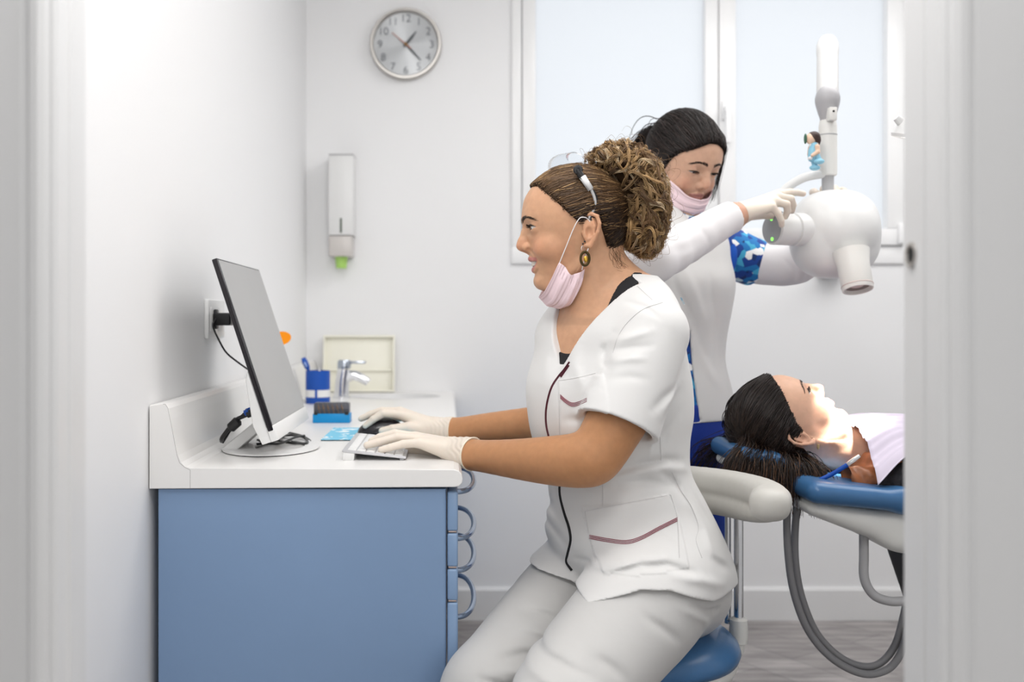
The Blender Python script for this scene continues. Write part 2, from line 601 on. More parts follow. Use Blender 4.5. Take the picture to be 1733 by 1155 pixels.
def floor_material():
    m = bpy.data.materials.new('grey_oak_planks'); m.use_nodes = True
    nt = m.node_tree; b = nt.nodes['Principled BSDF']; L = nt.links
    tc = nt.nodes.new('ShaderNodeTexCoord')
    mp = nt.nodes.new('ShaderNodeMapping'); mp.inputs['Rotation'].default_value = (0, 0, math.radians(58))
    L.new(tc.outputs['Object'], mp.inputs['Vector'])
    br = nt.nodes.new('ShaderNodeTexBrick')
    br.inputs['Scale'].default_value = 1.0; br.inputs['Brick Width'].default_value = 1.1; br.inputs['Row Height'].default_value = 0.16
    br.inputs['Mortar Size'].default_value = 0.002; br.offset = 0.37
    br.inputs['Color1'].default_value = (0.27, 0.25, 0.245, 1); br.inputs['Color2'].default_value = (0.36, 0.335, 0.33, 1)
    br.inputs['Mortar'].default_value = (0.18, 0.17, 0.17, 1)
    L.new(mp.outputs['Vector'], br.inputs['Vector'])
    mp2 = nt.nodes.new('ShaderNodeMapping'); mp2.inputs['Rotation'].default_value = (0, 0, math.radians(58)); mp2.inputs['Scale'].default_value = (1.6, 14, 1)
    L.new(tc.outputs['Object'], mp2.inputs['Vector'])
    n = nt.nodes.new('ShaderNodeTexNoise'); n.inputs['Scale'].default_value = 2.2; n.inputs['Detail'].default_value = 8; n.inputs['Roughness'].default_value = 0.65
    L.new(mp2.outputs['Vector'], n.inputs['Vector'])
    mr = nt.nodes.new('ShaderNodeMapRange'); mr.inputs['From Min'].default_value = 0.32; mr.inputs['From Max'].default_value = 0.68
    mr.inputs['To Min'].default_value = 0.55; mr.inputs['To Max'].default_value = 1.4
    L.new(n.outputs['Fac'], mr.inputs['Value'])
    mx = nt.nodes.new('ShaderNodeMix'); mx.data_type = 'RGBA'; mx.blend_type = 'MULTIPLY'; mx.inputs['Factor'].default_value = 1
    L.new(br.outputs['Color'], mx.inputs['A']); L.new(mr.outputs['Result'], mx.inputs['B'])
    L.new(mx.outputs['Result'], b.inputs['Base Color'])
    b.inputs['Roughness'].default_value = 0.45
    return m

def frosted_material():
    m = bpy.data.materials.new('frosted_glass'); m.use_nodes = True
    nt = m.node_tree
    for n in list(nt.nodes):
        if n.type == 'BSDF_PRINCIPLED': nt.nodes.remove(n)
    out = nt.nodes['Material Output']
    tr = nt.nodes.new('ShaderNodeBsdfTranslucent'); tr.inputs[0].default_value = (0.86, 0.885, 0.915, 1)
    df = nt.nodes.new('ShaderNodeBsdfDiffuse'); df.inputs[0].default_value = (0.85, 0.86, 0.875, 1)
    mx = nt.nodes.new('ShaderNodeMixShader'); mx.inputs[0].default_value = 0.25
    nt.links.new(tr.outputs[0], mx.inputs[1]); nt.links.new(df.outputs[0], mx.inputs[2])
    nt.links.new(mx.outputs[0], out.inputs[0])
    return m

# ------------------------------------------------------------------ room shell
LX, RX, BY, FY0, FY1, H = -0.53, 2.7, 3.744, 0.905, 0.973, 2.62
JL, JR = -0.3534, 0.4464                   # door opening
WX0, WX1, WZ0, WZ1 = 0.242, 1.745, 1.338, 2.5
def structure(name, bm, m, parent=None, smooth=False):
    o = obj(name, bm, m, parent, smooth)
    if parent is None: o['kind'] = 'structure'
    return o
def boxes(name, lst, m, parent=None, bev=0):
    bm = BM()
    for lo, hi in lst: add_box(bm, lo, hi, bev)
    return structure(name, bm, m, parent, smooth=bev > 0)

boxes('floor', [((-1.8, -1.6, -0.06), (RX + 0.1, BY + 0.2, 0.0))], floor_material())
boxes('ceiling', [((-1.9, -1.8, H), (RX + 0.1, BY + 0.2, H + 0.08))], m_ceil)
boxes('wall_left', [((LX - 0.1, FY1, 0), (LX, BY, H))], m_wall)
boxes('wall_right', [((RX, FY1, 0), (RX + 0.1, BY, H))], m_wall)
boxes('wall_back', [((LX - 0.1, BY, 0), (WX0, BY + 0.16, H)), ((WX1, BY, 0), (RX + 0.1, BY + 0.16, H)),
                    ((WX0, BY, 0), (WX1, BY + 0.16, WZ0)), ((WX0, BY, WZ1), (WX1, BY + 0.16, H))], m_wall)
boxes('wall_front', [((-1.8, FY0, 0), (JL - 0.012, FY1, H)), ((JR + 0.012, FY0, 0), (RX + 0.1, FY1, H)),
                     ((JL - 0.012, FY0, 2.07), (JR + 0.012, FY1, H))], m_wall)
boxes('wall_corridor', [((-1.9, -1.7, 0), (-1.8, FY0, H)), ((RX + 0.1, -1.7, 0), (RX + 0.2, FY0, H)), ((-1.9, -1.8, 0), (RX + 0.2, -1.7, H))], m_wall)
bm = BM()
add_prism(bm, [(BY, 0), (BY - 0.014, 0), (BY - 0.014, 0.112), (BY - 0.008, 0.122), (BY, 0.122)], 0.02, RX, 'X')
structure('baseboard_back', bm, m_trim)

def casing(name, x, sgn):
    """door jamb lining and moulded casing; sgn = -1 on the left, +1 on the right"""
    bm = BM()
    X = lambda t: x + sgn * t
    prof = [(0, FY1), (0, FY0 - 0.002), (0.003, FY0 - 0.006), (0.006, FY0 - 0.006), (0.0075, FY0 - 0.012), (0.013, FY0 - 0.016),
            (0.020, FY0 - 0.016), (0.024, FY0 - 0.010), (0.030, FY0 - 0.012), (0.075, FY0 - 0.012), (0.078, FY0 - 0.008), (0.078, FY0), (0.012, FY0), (0.012, FY1)]
    add_prism(bm, [(X(a), b) for a, b in prof], 0, 2.07, 'Z')
    # door stop bead on the lining
    add_prism(bm, [(X(0), 0.928), (X(-0.002), 0.930), (X(-0.002), 0.946), (X(0), 0.948)], 0, 2.07, 'Z')
    bmesh.ops.recalc_face_normals(bm, faces=bm.faces)
    return structure(name, bm, m_trim)
casing('trim_1', JL, -1)
right_trim = casing('trim_2', JR, 1)
c = P(1546, 432, 0.955); c[0] = JR
bm = BM(); add_lathe(bm, [(0.0125, 0), (0.0125, 0.002), (0.0115, 0.0028), (0.0085, 0.0028), (0.0080, 0.001)], c, (-1, 0, 0), 28, cap0=False, cap1=False)
tag(obj('strike_ring', bm, m_brushed, right_trim), 'round metal ring set in the jamb')
bm = BM(); add_lathe(bm, [(0.0081, 0.0004), (0.0081, 0.0012)], c, (-1, 0, 0), 24)
obj('strike_hole', bm, m_hole, right_trim)

# window with two frosted sashes
win = thing('window_1', None, None, ((WX0 + WX1) / 2, BY, WZ0), kind='structure')
Yw = BY - 0.012
fr = 0.036; fb = 0.066
boxes('window_frame', [((WX0, Yw, WZ0), (WX1, BY + 0.07, WZ0 + fb)), ((WX0, Yw, WZ1 - fr), (WX1, BY + 0.07, WZ1)),
                       ((WX0, Yw, WZ0 + fb), (WX0 + fr, BY + 0.07, WZ1 - fr)), ((WX1 - fr, Yw, WZ0 + fb), (WX1, BY + 0.07, WZ1 - fr))], m_upvc, win, bev=0.003)
frost = frosted_material()
xm = P(1214, 0, BY)[0]
def sash(x0, x1, yoff, st):
    z0, z1 = WZ0 + fb + 0.003, WZ1 - fr - 0.003
    y0, y1 = Yw - yoff, BY + 0.045
    s = boxes('sash', [((x0, y0, z0), (x1, y1, z0 + st)), ((x0, y0, z1 - st), (x1, y1, z1)), ((x0, y0, z0 + st), (x0 + st, y1, z1 - st)), ((x1 - st, y0, z0 + st), (x1, y1, z1 - st))], m_upvc, win, bev=0.004)
    bm = BM(); add_box(bm, (x0 + st - 0.005, BY + 0.012, z0 + st - 0.005), (x1 - st + 0.005, BY + 0.018, z1 - st + 0.005))
    # a single sheet scatters the daylight
    bm.free(); bm = BM()
    bm.faces.new([bm.verts.new(v) for v in ((x0 + st - 0.005, BY + 0.014, z0 + st - 0.005), (x1 - st + 0.005, BY + 0.014, z0 + st - 0.005), (x1 - st + 0.005, BY + 0.014, z1 - st + 0.005), (x0 + st - 0.005, BY + 0.014, z1 - st + 0.005))])
    obj('pane', bm, frost, s, smooth=False)
    return s
sash(WX0 + fr + 0.003, xm - 0.001, 0.006, 0.050)
rs = sash(xm + 0.001, WX1 - fr - 0.003, 0.014, 0.062)
c = P(1224, 190, BY)
bm = BM(); add_box(bm, (c[0] - 0.014, Yw - 0.028, c[2] - 0.035), (c[0] + 0.014, Yw - 0.012, c[2] + 0.035), 0.006, 3)
add_box(bm, (c[0] - 0.010, Yw - 0.052, c[2] - 0.012), (c[0] + 0.010, Yw - 0.026, c[2] + 0.012), 0.004)
add_box(bm, (c[0] - 0.011, Yw - 0.062, c[2] - 0.13), (c[0] + 0.011, Yw - 0.044, c[2] + 0.014), 0.007, 3)
obj('window_handle', bm, m_upvc, win)
c = P(1519, 400, BY)
bm = BM(); add_box(bm, (c[0] - 0.012, Yw - 0.030, c[2] - 0.030), (c[0] + 0.012, Yw - 0.002, c[2] + 0.045), 0.004)
obj('hinge', bm, m_upvc, win)

# ------------------------------------------------------------------ wall clock
cc = P(687, 77, BY); R = 0.134
t = thing('wall_clock', 'round brushed-steel clock hanging high on the white back wall', 'clock', (cc[0], BY, cc[2]))
bm = BM(); add_lathe(bm, [(R, 0.0), (R, 0.028), (R - 0.004, 0.036), (R - 0.010, 0.036), (R - 0.014, 0.032), (R - 0.015, 0.012)], (cc[0], BY - 0.001, cc[2]), (0, -1, 0), 72, cap0=True, cap1=False)
obj('rim', bm, m_brushed, t)
bm = BM(); add_lathe(bm, [(R - 0.013, 0.010), (R - 0.013, 0.012)], (cc[0], BY, cc[2]), (0, -1, 0), 72, cap0=False)
# the dial's own centre is the object's origin so that its brushing runs round it
for v in bm.verts: v.co -= Vector((cc[0], BY, cc[2]))
me = bpy.data.meshes.new('dial'); bm.to_mesh(me); bm.free()
dial = link('dial', me, dial_material(), None, smooth=False)
dial.location = (cc[0], BY, cc[2]); dial.parent = t; dial.matrix_parent_inverse = Matrix.Translation(-t.location)
def numeral(txt, ang, r, size, y):
    cu = bpy.data.curves.new('numeral', 'FONT'); cu.body = txt; cu.size = size; cu.align_x = 'CENTER'; cu.align_y = 'CENTER'
    cu.extrude = 0.0004; cu.offset = -0.0004
    o = bpy.data.objects.new('numeral', cu); COL.objects.link(o)
    dg = bpy.context.evaluated_depsgraph_get(); dg.update()
    me = bpy.data.meshes.new_from_object(o.evaluated_get(dg))
    bpy.data.objects.remove(o, do_unlink=True)
    rot = Matrix.Rotation(math.pi / 2, 4, 'X')
    me.transform(Matrix.Translation((cc[0] + r * math.sin(ang), y, cc[2] + r * math.cos(ang))) @ rot)
    o = link('numeral', me, m_ink, t, smooth=False)
    return o
for k in range(1, 13):
    numeral(str(k), 2 * math.pi * k / 12, 0.097, 0.041, BY - 0.0135)
def hand(name, ang, l0, l1, w0, w1, y, m):
    d = np.array([math.sin(ang), math.cos(ang)]); n = np.array([d[1], -d[0]])
    pl = [(-l0, w0 * 0.7), (0, w0), (l1 * 0.55, w1), (l1, 0.0012)]
    pts = [d * a + n * b for a, b in pl] + [d * a - n * b for a, b in pl[::-1]]
    bm = BM(); add_prism(bm, [(cc[0] + p[0], cc[2] + p[1]) for p in pts], y, y - 0.0015, 'Y')
    obj(name, bm, m, t, smooth=False)
hand('hour_hand', math.radians(39), 0.012, 0.062, 0.0045, 0.0045, BY - 0.016, m_ink)
hand('minute_hand', math.radians(137), 0.012, 0.083, 0.004, 0.0035, BY - 0.0185, m_ink)
hand('second_hand', math.radians(-50), 0.026, 0.066, 0.0018, 0.0010, BY - 0.021, mat('second_hand', rgb(196, 120, 90), 0.4))
bm = BM(); add_lathe(bm, [(0.006, 0.010), (0.006, 0.024), (0.004, 0.025)], (cc[0], BY, cc[2]), (0, -1, 0), 16)
obj('hub', bm, mat('hub', rgb(140, 105, 60), 0.4, metal=0.5), t)

# ------------------------------------------------------------------ soap dispenser
a, b = P(561, 270, BY), P(602.5, 402, BY)
t = thing('soap_dispenser', 'white wall soap dispenser with a green nozzle below the clock', 'dispenser', (a[0], BY, b[2]))
box_obj('housing', (a[0], BY - 0.10, b[2]), (b[0], BY - 0.001, a[2]), m_white_pl, t, 0.004)
box_obj('lid', (a[0] + 0.001, BY - 0.096, a[2] + 0.001), (b[0] - 0.001, BY - 0.001, a[2] + 0.005), m_grey_pl, t, 0.001)
w0, w1 = P(579, 373, BY - 0.1), P(582, 398, BY - 0.1)
xc = (a[0] + b[0]) / 2
box_obj('level_window', (xc - 0.0035, BY - 0.1015, b[2] + 0.008), (xc + 0.0035, BY - 0.097, b[2] + 0.062), m_darkgreen, t, 0.001)
z0 = P(0, 437, BY)[2]
box_obj('pump_cover', (a[0] + 0.001, BY - 0.096, z0), (b[0] - 0.006, BY - 0.001, b[2] - 0.001), m_clear_grey, t, 0.006)
bm = BM(); add_lathe(bm, [(0.019, 0), (0.024, 0.040), (0.027, 0.044)], (xc - 0.003, BY - 0.055, z0 - 0.042), (0, 0, 1), 24)
obj('nozzle', bm, m_green, t)

# ------------------------------------------------------------------ worktop, sink, tap
CY0 = 1.763                                   # near end of the worktop
CZ = CAMZ - 0.262                             # its top
s0 = FPX / CY0
wp = lambda x, y: ((x - VX) / s0, CAMZ + (VY - y) / s0)
prof = [wp(*q) for q in [(257, 826), (257, 688), (259, 686), (274, 683.5), (280, 685), (285, 692), (289, 710), (296, 752), (300, 772), (305, 784), (312, 791.5), (322, 795), (768, 795), (777, 797.5), (781.5, 803), (783, 812), (781.5, 819), (777, 823.5), (770, 825), (262, 828)]]
prof[0] = (LX + 0.002, prof[-1][1]); prof[1] = (LX + 0.002, prof[1][1]); prof[2] = (LX + 0.004, prof[2][1])
prof = prof[:-1]
zc = prof[11][1]
CZ = zc
bm = BM(); add_prism(bm, prof, CY0, BY - 0.001, 'Y', bev=0.0015)
bmesh.ops.recalc_face_normals(bm, faces=bm.faces)
me = bpy.data.meshes.new('worktop'); bm.to_mesh(me); bm.free()
wt = link('worktop', me, m_worktop, smooth=False)
sk = np.array([-0.19, 3.49])
bm = BM(); add_lathe(bm, [(0.19, -0.03), (0.19, 0.02)], (sk[0], sk[1], CZ), (0, 0, 1), 64, sx=0.86, sy=0.62)
me2 = bpy.data.meshes.new('cut'); bm.to_mesh(me2); bm.free(); cut = link('cut', me2)
md = wt.modifiers.new('b', 'BOOLEAN'); md.operation = 'DIFFERENCE'; md.object = cut; md.solver = 'EXACT'
dg = bpy.context.evaluated_depsgraph_get(); dg.update()
new = bpy.data.meshes.new_from_object(wt.evaluated_get(dg))
wt.modifiers.clear(); wt.data = new; bpy.data.objects.remove(cut, do_unlink=True)
tag(wt, 'long white worktop with a coved upstand along the left wall', 'worktop')
bm = BM(); add_lathe(bm, [(0.196, 0.0005), (0.194, 0.0025), (0.188, 0.001), (0.178, -0.02), (0.165, -0.10), (0.12, -0.125), (0.03, -0.13), (0.03, -0.135), (0.12, -0.132), (0.17, -0.105), (0.186, -0.02)], (sk[0], sk[1], CZ), (0, 0, 1), 64, sx=0.86, sy=0.62, cap0=False, cap1=False)
bm.verts.ensure_lookup_table()
t = thing('sink', 'white oval sink sunk into the far end of the worktop', 'sink', (sk[0], sk[1], CZ - 0.13))
obj('basin', bm, mat('sink_white', (0.74, 0.74, 0.74), 0.3), t)
bm = BM(); add_lathe(bm, [(0.028, -0.131), (0.028, -0.128), (0.02, -0.1275)], (sk[0], sk[1], CZ), (0, 0, 1), 24, cap0=False)
obj('drain', bm, m_chrome, t)
# seams of the near end
for q in ([(276, 684.5), (284, 691), (296, 752), (304, 784), (322, 796)], [(322, 796), (322, 827)]):
    pts = [np.array([wp(*p)[0], CY0 - 0.00005, wp(*p)[1]]) for p in q]
    o = tube_obj('joint', pts, 0.0004, mat('joint_line', (0.45, 0.43, 0.42), 0.6), wt, 6, n=2)

tp = P(580, 676, 3.42); tp[2] = CZ
t = thing('mixer_tap', 'chrome single-lever mixer tap standing behind the blue cup', 'tap', tp)
z = CZ
bm = BM()
q = [np.array([tp[0] - 0.004, 3.42, z + 0.0]), np.array([tp[0] - 0.002, 3.42, z + 0.05]), np.array([tp[0] + 0.004, 3.42, z + 0.10])]
add_tube(bm, smooth_path(q, 6), [0.026 - 0.004 * i / 12 for i in range(13)], 20)
add_lathe(bm, [(0.031, 0), (0.031, 0.006), (0.027, 0.009)], (tp[0] - 0.004, 3.42, z), (0, 0, 1), 24)
obj('tap_body', bm, m_chrome, t)
bm = BM()
q = [np.array([tp[0] - 0.002, 3.42, z + 0.060]), np.array([tp[0] + 0.035, 3.42, z + 0.078]), np.array([tp[0] + 0.075, 3.42, z + 0.062]), np.array([tp[0] + 0.088, 3.42, z + 0.052])]
add_tube(bm, smooth_path(q, 6), [0.019 - 0.006 * i / 18 for i in range(19)], 16)
obj('spout', bm, m_chrome, t)
bm = BM()
add_lathe(bm, [(0.023, 0.0), (0.024, 0.022), (0.020, 0.030)], (tp[0] + 0.004, 3.42, z + 0.101), (0.08, 0, 1), 20)
add_box(bm, (tp[0] + 0.005, 3.41, z + 0.118), (tp[0] + 0.080, 3.43, z + 0.127), 0.003, 2)
obj('lever', bm, mat('dark_chrome', (0.42, 0.46, 0.52), 0.12, metal=1), t)

# cream tray leaning on the back wall
a, b = P(549, 574, BY), P(669, 664, BY)
t = thing('cream_tray', 'shallow cream plastic tray leaning on the back wall behind the tap', 'tray', ((a[0] + b[0]) / 2, BY - 0.05, CZ))
tilt = Matrix.Translation((0, BY - 0.052, CZ + 0.001)) @ Matrix.Rotation(math.radians(-9), 4, 'X')
hh = 0.212
bm = BM(); add_box(bm, (a[0], 0.006, 0), (b[0], 0.012, hh), 0.002, M=tilt); obj('tray_base', bm, m_cream, t)
for nm, lo, hi in (('tray_rim', (a[0], -0.012, hh - 0.008), (b[0], 0.007, hh)), ('tray_rim', (a[0], -0.012, 0), (b[0], 0.007, 0.007)),
                   ('tray_rim', (a[0], -0.012, 0.007), (a[0] + 0.007, 0.007, hh - 0.008)), ('tray_rim', (b[0] - 0.007, -0.012, 0.007), (b[0], 0.007, hh - 0.008)),
                   ('divider', (a[0] + 0.007, -0.004, 0.078), (b[0] - 0.007, 0.007, 0.084))):
    bm = BM(); add_box(bm, lo, hi, 0.0015, M=tilt); obj(nm, bm, m_cream, t)

# blue cup with a toothbrush and a probe
d = 3.2; cpos = P(538, 681, d); cpos[2] = CZ; rc = 20.5 * d / FPX
t = thing('blue_cup', 'royal blue cup with two white stripes on the worktop before the tap', 'cup', cpos)
hc = 55 * d / FPX
bm = BM(); add_lathe(bm, [(rc - 0.001, 0.0), (rc, 0.002), (rc, hc), (rc - 0.003, hc), (rc - 0.003, 0.006)], cpos, (0, 0, 1), 40)
obj('cup_body', bm, m_cupblue, t)
for a0, a1 in ((-178, -97), (-85, -4)):
    bm = BM(); ring = []
    for k in range(13):
        a = math.radians(a0 + (a1 - a0) * k / 12)
        ring.append([bm.verts.new((cpos[0] + (rc + o) * math.cos(a), cpos[1] + (rc + o) * math.sin(a), CZ + zz)) for o, zz in ((0.0006, hc * 0.20), (0.0006, hc * 0.42), (-0.0005, hc * 0.42), (-0.0005, hc * 0.20))])
    for r0, r1 in zip(ring[:-1], ring[1:]):
        for k in range(4): bm.faces.new((r0[k], r0[(k + 1) % 4], r1[(k + 1) % 4], r1[k]))
    bm.faces.new(ring[0]); bm.faces.new(ring[-1][::-1])
    obj('stripe', bm, m_white_pl, t)
t = thing('toothbrush', 'blue toothbrush leaning out of the blue cup', 'toothbrush', cpos)
e0 = np.array([cpos[0] + 0.012, d, CZ + 0.010]); e1 = P(513, 606, d + 0.0)
dr = (e1 - e0)
bm = BM(); add_tube(bm, [e0, e0 + dr * 0.7, e0 + dr * 0.78, e0 + dr * 0.9, e1], [0.003, 0.004, 0.0085, 0.0095, 0.007], 12); obj('brush_handle', bm, m_cupblue, t)
bm = BM(); add_tube(bm, [e0 + dr * 0.79 + np.array([0, -0.009, 0]), e0 + dr * 0.9 + np.array([0, -0.010, 0])], [0.0035, 0.0035], 8); obj('grip', bm, mat('grip_pale', rgb(150, 175, 225), 0.5), t)
t = thing('steel_probe', 'thin steel probe standing in the blue cup', 'dental instrument', cpos)
bm = BM(); add_tube(bm, [np.array([cpos[0] - 0.005, d + 0.012, CZ + 0.010]), P(541, 622, d + 0.012)], 0.0022, 8)
obj('probe_shaft', bm, m_chrome, t)

# bur box
d = 2.57; s = FPX / d
a, b = P(529, 717, d), P(592, 686, d)
t = thing('bur_box', 'small blue box with a smoky lid on the worktop by the cup', 'box', (a[0], d, CZ))
z1 = CZ + 0.024; z2 = CZ + 0.052; dp = 0.05
bm = BM(); add_box(bm, (a[0], d, CZ), (b[0], d + dp, z1), 0.002); obj('tray', bm, m_boxblue, t)
bm = BM(); add_box(bm, (a[0] + 0.002, d + 0.0015, z1 - 0.002), (b[0] - 0.002, d + dp - 0.002, z2), 0.006, 3); obj('lid', bm, m_smoke, t)
box_obj('back_panel', (a[0] + 0.004, d + dp - 0.012, z1), (b[0] - 0.004, d + dp - 0.009, z2 - 0.004), mat('dark_insert', (0.16, 0.16, 0.18), 0.6), t)
for sx in (a[0] + 0.003, b[0] - 0.013): box_obj('clip', (sx, d - 0.0012, z1 - 0.003), (sx + 0.010, d + 0.002, z1 + 0.006), m_black, t, 0.001)
for k in range(6):
    x = a[0] + 0.018 + k * (b[0] - a[0] - 0.036) / 5
    bm = BM(); add_lathe(bm, [(0.0016, 0), (0.0016, 0.010), (0.0036, 0.012), (0.0008, 0.024)], (x, d + 0.018, z1 - 0.001), (-0.25, 0, 1), 8); obj('bur', bm, m_bur, t)

# ------------------------------------------------------------------ cabinets
Zu = prof[0][1] - 0.001                       # underside of the worktop
XF = 0.019                                    # drawer fronts
splits = [902, 962.5, 1019.5]
sz = [CAMZ + (VY - y) / (FPX / 1.775) for y in splits]
zs = [Zu - 0.004] + sz + [0.10]
hz = [0.811, 0.726, 0.668, 0.583]
def cabinet(label, y0, y1, panel, nd=4):
    t = thing('drawer_cabinet' if nd else 'sink_cabinet', label, 'cabinet', ((LX + XF) / 2, (y0 + y1) / 2, 0), 'blue cabinets under the worktop')
    bm = BM(); add_box(bm, (-0.505, y0 + 0.02, 0.09), (-0.004, y1 - 0.001, Zu - (0.002 if nd else 0.11))); obj('carcass', bm, m_blue_lam, t, smooth=False)
    if panel:
        bm = BM(); add_prism(bm, [(-0.514, y0 + 0.019), (-0.514, y0), (-0.008, y0), (-0.004, y0 + 0.002), (-0.002, y0 + 0.006), (-0.002, y0 + 0.019)], 0.0, Zu - 0.001, 'Z')
        obj('side_panel', bm, m_blue_lam, t)
    bm = BM(); add_box(bm, (-0.50, y0 + 0.022, 0.0), (-0.06, y1 - 0.002, 0.089)); obj('plinth', bm, m_black, t, smooth=False)
    if nd == 0:
        box_obj('door', (0.000, y0 + 0.004, 0.102), (XF, y1 - 0.003, Zu - 0.006), m_blue_edge, t, 0.004, 3)
    for k in range(nd):
        bm = BM(); add_box(bm, (0.000, y0 + 0.004, zs[k + 1] + 0.002), (XF, y1 - 0.003, zs[k] - 0.002), 0.004, 3)
        dr = obj('drawer', bm, m_blue_edge, t)
        box_obj('front_edge', (0.002, y0 + 0.006, zs[k + 1] - 0.0002), (XF - 0.003, y1 - 0.005, zs[k + 1] + 0.0022), m_beige_edge, dr)
        ym = (y0 + y1) / 2 - 0.01; hw = 0.15; pts = []
        for i in range(25):
            a = math.pi * i / 24
            pts.append((XF - 0.004 + 0.037 * math.sin(a) ** 0.8, ym - hw * math.cos(a), hz[k]))
        bm = BM(); add_tube(bm, pts, 0.0052, 12); obj('handle', bm, m_steelblue, dr)
    return t
cabinet('blue cabinet with four bow-handled drawers at the near worktop end', 1.772, 2.17, True)
cabinet('plain blue sink cabinet behind the drawer cabinet, next to the back wall', 2.172, 3.73, False, 0)

# ------------------------------------------------------------------ computer, keyboard, mouse
A1, A0 = np.array([-0.428, 1.239]), np.array([-0.324, 0.922])       # top and bottom of the screen in side view (x, z)
ud = (A1 - A0) / np.linalg.norm(A1 - A0); nd = np.array([ud[1], -ud[0]])   # up along the screen, out of the screen
Hs = np.linalg.norm(A1 - A0); MY0, MY1 = 1.85, 2.262
SM = Matrix(((nd[0], 0, ud[0], A0[0]), (0, 1, 0, 0), (nd[1], 0, ud[1], A0[1]), (0, 0, 0, 1)))   # (out, y, up) -> room
t = thing('desktop_computer', 'white all-in-one computer with a black-edged grey screen on the worktop', 'computer', (-0.33, 2.06, CZ))
bm = BM(); add_box(bm, (-0.011, MY0, -0.004), (0.0, MY1, Hs), 0.002, M=SM); obj('bezel', bm, m_black_gloss, t)
bm = BM(); add_box(bm, (-0.0005, MY0 + 0.004, 0.006), (0.0008, MY1 - 0.004, Hs - 0.004), M=SM); obj('screen', bm, m_screen, t, smooth=False)
bm = BM(); add_box(bm, (-0.0115, MY0 + 0.001, -0.024), (0.0035, MY1 - 0.001, 0.0055), 0.002, M=SM); obj('chin', bm, m_white_pl, t)
bm = BM()
poly = [(-0.0112, Hs * 0.36), (-0.022, Hs * 0.30), (-0.036, 0.015), (-0.030, -0.024), (-0.0112, -0.024)]
vs = add_prism(bm, poly, MY0 + 0.004, MY1 - 0.004, 'Y', bev=0.004)
for v in bm.verts: v.co = SM @ v.co
obj('rear_housing', bm, m_white_pl, t)
# foot: an oval ring and a bent plate rising from its back
bx = P(456, 0, 2.03)[0]; by = 2.055
bm = BM()
def oval(rx, ry, cx, z, n=56): return [bm.verts.new((cx + rx * math.cos(2 * math.pi * k / n), by + ry * math.sin(2 * math.pi * k / n), z)) for k in range(n)]
o0 = oval(0.098, 0.135, bx, CZ + 0.002); o1 = oval(0.098, 0.135, bx, CZ + 0.005); i0 = oval(0.050, 0.088, bx + 0.018, CZ + 0.002); i1 = oval(0.050, 0.088, bx + 0.018, CZ + 0.006)
for k in range(56):
    j = (k + 1) % 56
    for q in ((o0[k], o0[j], o1[j], o1[k]), (o1[k], o1[j], i1[j], i1[k]), (i1[k], i1[j], i0[j], i0[k]), (i0[k], i0[j], o0[j], o0[k])): bm.faces.new(q)
foot = obj('foot', bm, m_white_pl, t)
bm = BM(); add_lathe(bm, [(0.096, 0.002), (0.096, 0.0), (0.088, 0.0)], (bx, by, CZ), (0, 0, 1), 48, sy=1.37, cap0=False, cap1=False); obj('foot_pad', bm, m_black, foot)
bm = BM()
a = [(-0.408, CZ + 0.008), (-0.401, CZ + 0.006), (-0.332, 0.945), (-0.322, 0.918), (-0.338, 0.912), (-0.356, 0.930)]
a = [(bx - 0.094, CZ + 0.004), (bx - 0.060, CZ + 0.004), (-0.336, 0.936), (-0.356, 0.945)]
add_prism(bm, a, by - 0.055, by + 0.055, 'Y', bev=0.003); obj('stand', bm, m_white_pl, t)

# keyboard: long side along the worktop
kx0, kx1, ky0, ky1 = P(578, 0, 1.875)[0], P(687, 0, 1.875)[0], 1.875, 2.16
t = thing('keyboard', 'slim white and aluminium keyboard under the near gloved hand', 'keyboard', (kx0, ky0, CZ))
slope = math.atan2(0.013, kx1 - kx0)
KM = Matrix.Translation((kx1, 0, CZ + 0.0028)) @ Matrix.Rotation(slope, 4, 'Y')      # raised at the back (towards the screen)
W = kx1 - kx0
bm = BM(); add_box(bm, (-W, ky0, 0), (0, ky1, 0.005), 0.0015, M=KM); obj('deck', bm, m_alu, t)
bm = BM(); add_box(bm, (-W + 0.002, ky0 + 0.001, -0.0155), (-W + 0.024, ky1 - 0.001, 0.0005), 0.002, M=KM); obj('battery_foot', bm, m_white_pl, t)
bm = BM()
rows = 6
for r in range(rows):
    x0 = -W + 0.010 + r * (W - 0.014) / rows; x1 = x0 + (W - 0.014) / rows - 0.0028
    n = 14
    for k in range(n):
        y0 = ky0 + 0.005 + k * (ky1 - ky0 - 0.010) / n
        y1 = y0 + (ky1 - ky0 - 0.010) / n - 0.0028
        if r == rows - 1 and 4 <= k <= 8:
            if k > 4: continue
            y1 = ky0 + 0.005 + 9 * (ky1 - ky0 - 0.010) / n - 0.0028
        add_box(bm, (x0, y0, 0.0045), (x1, y1, 0.0062), 0.0005, 1, M=KM)
obj('keys', bm, m_key, t)
box_obj('front_foot', (kx1 - 0.012, ky0 + 0.004, CZ), (kx1 - 0.004, ky1 - 0.004, CZ + 0.0045), m_grey_pl, t, 0.001)

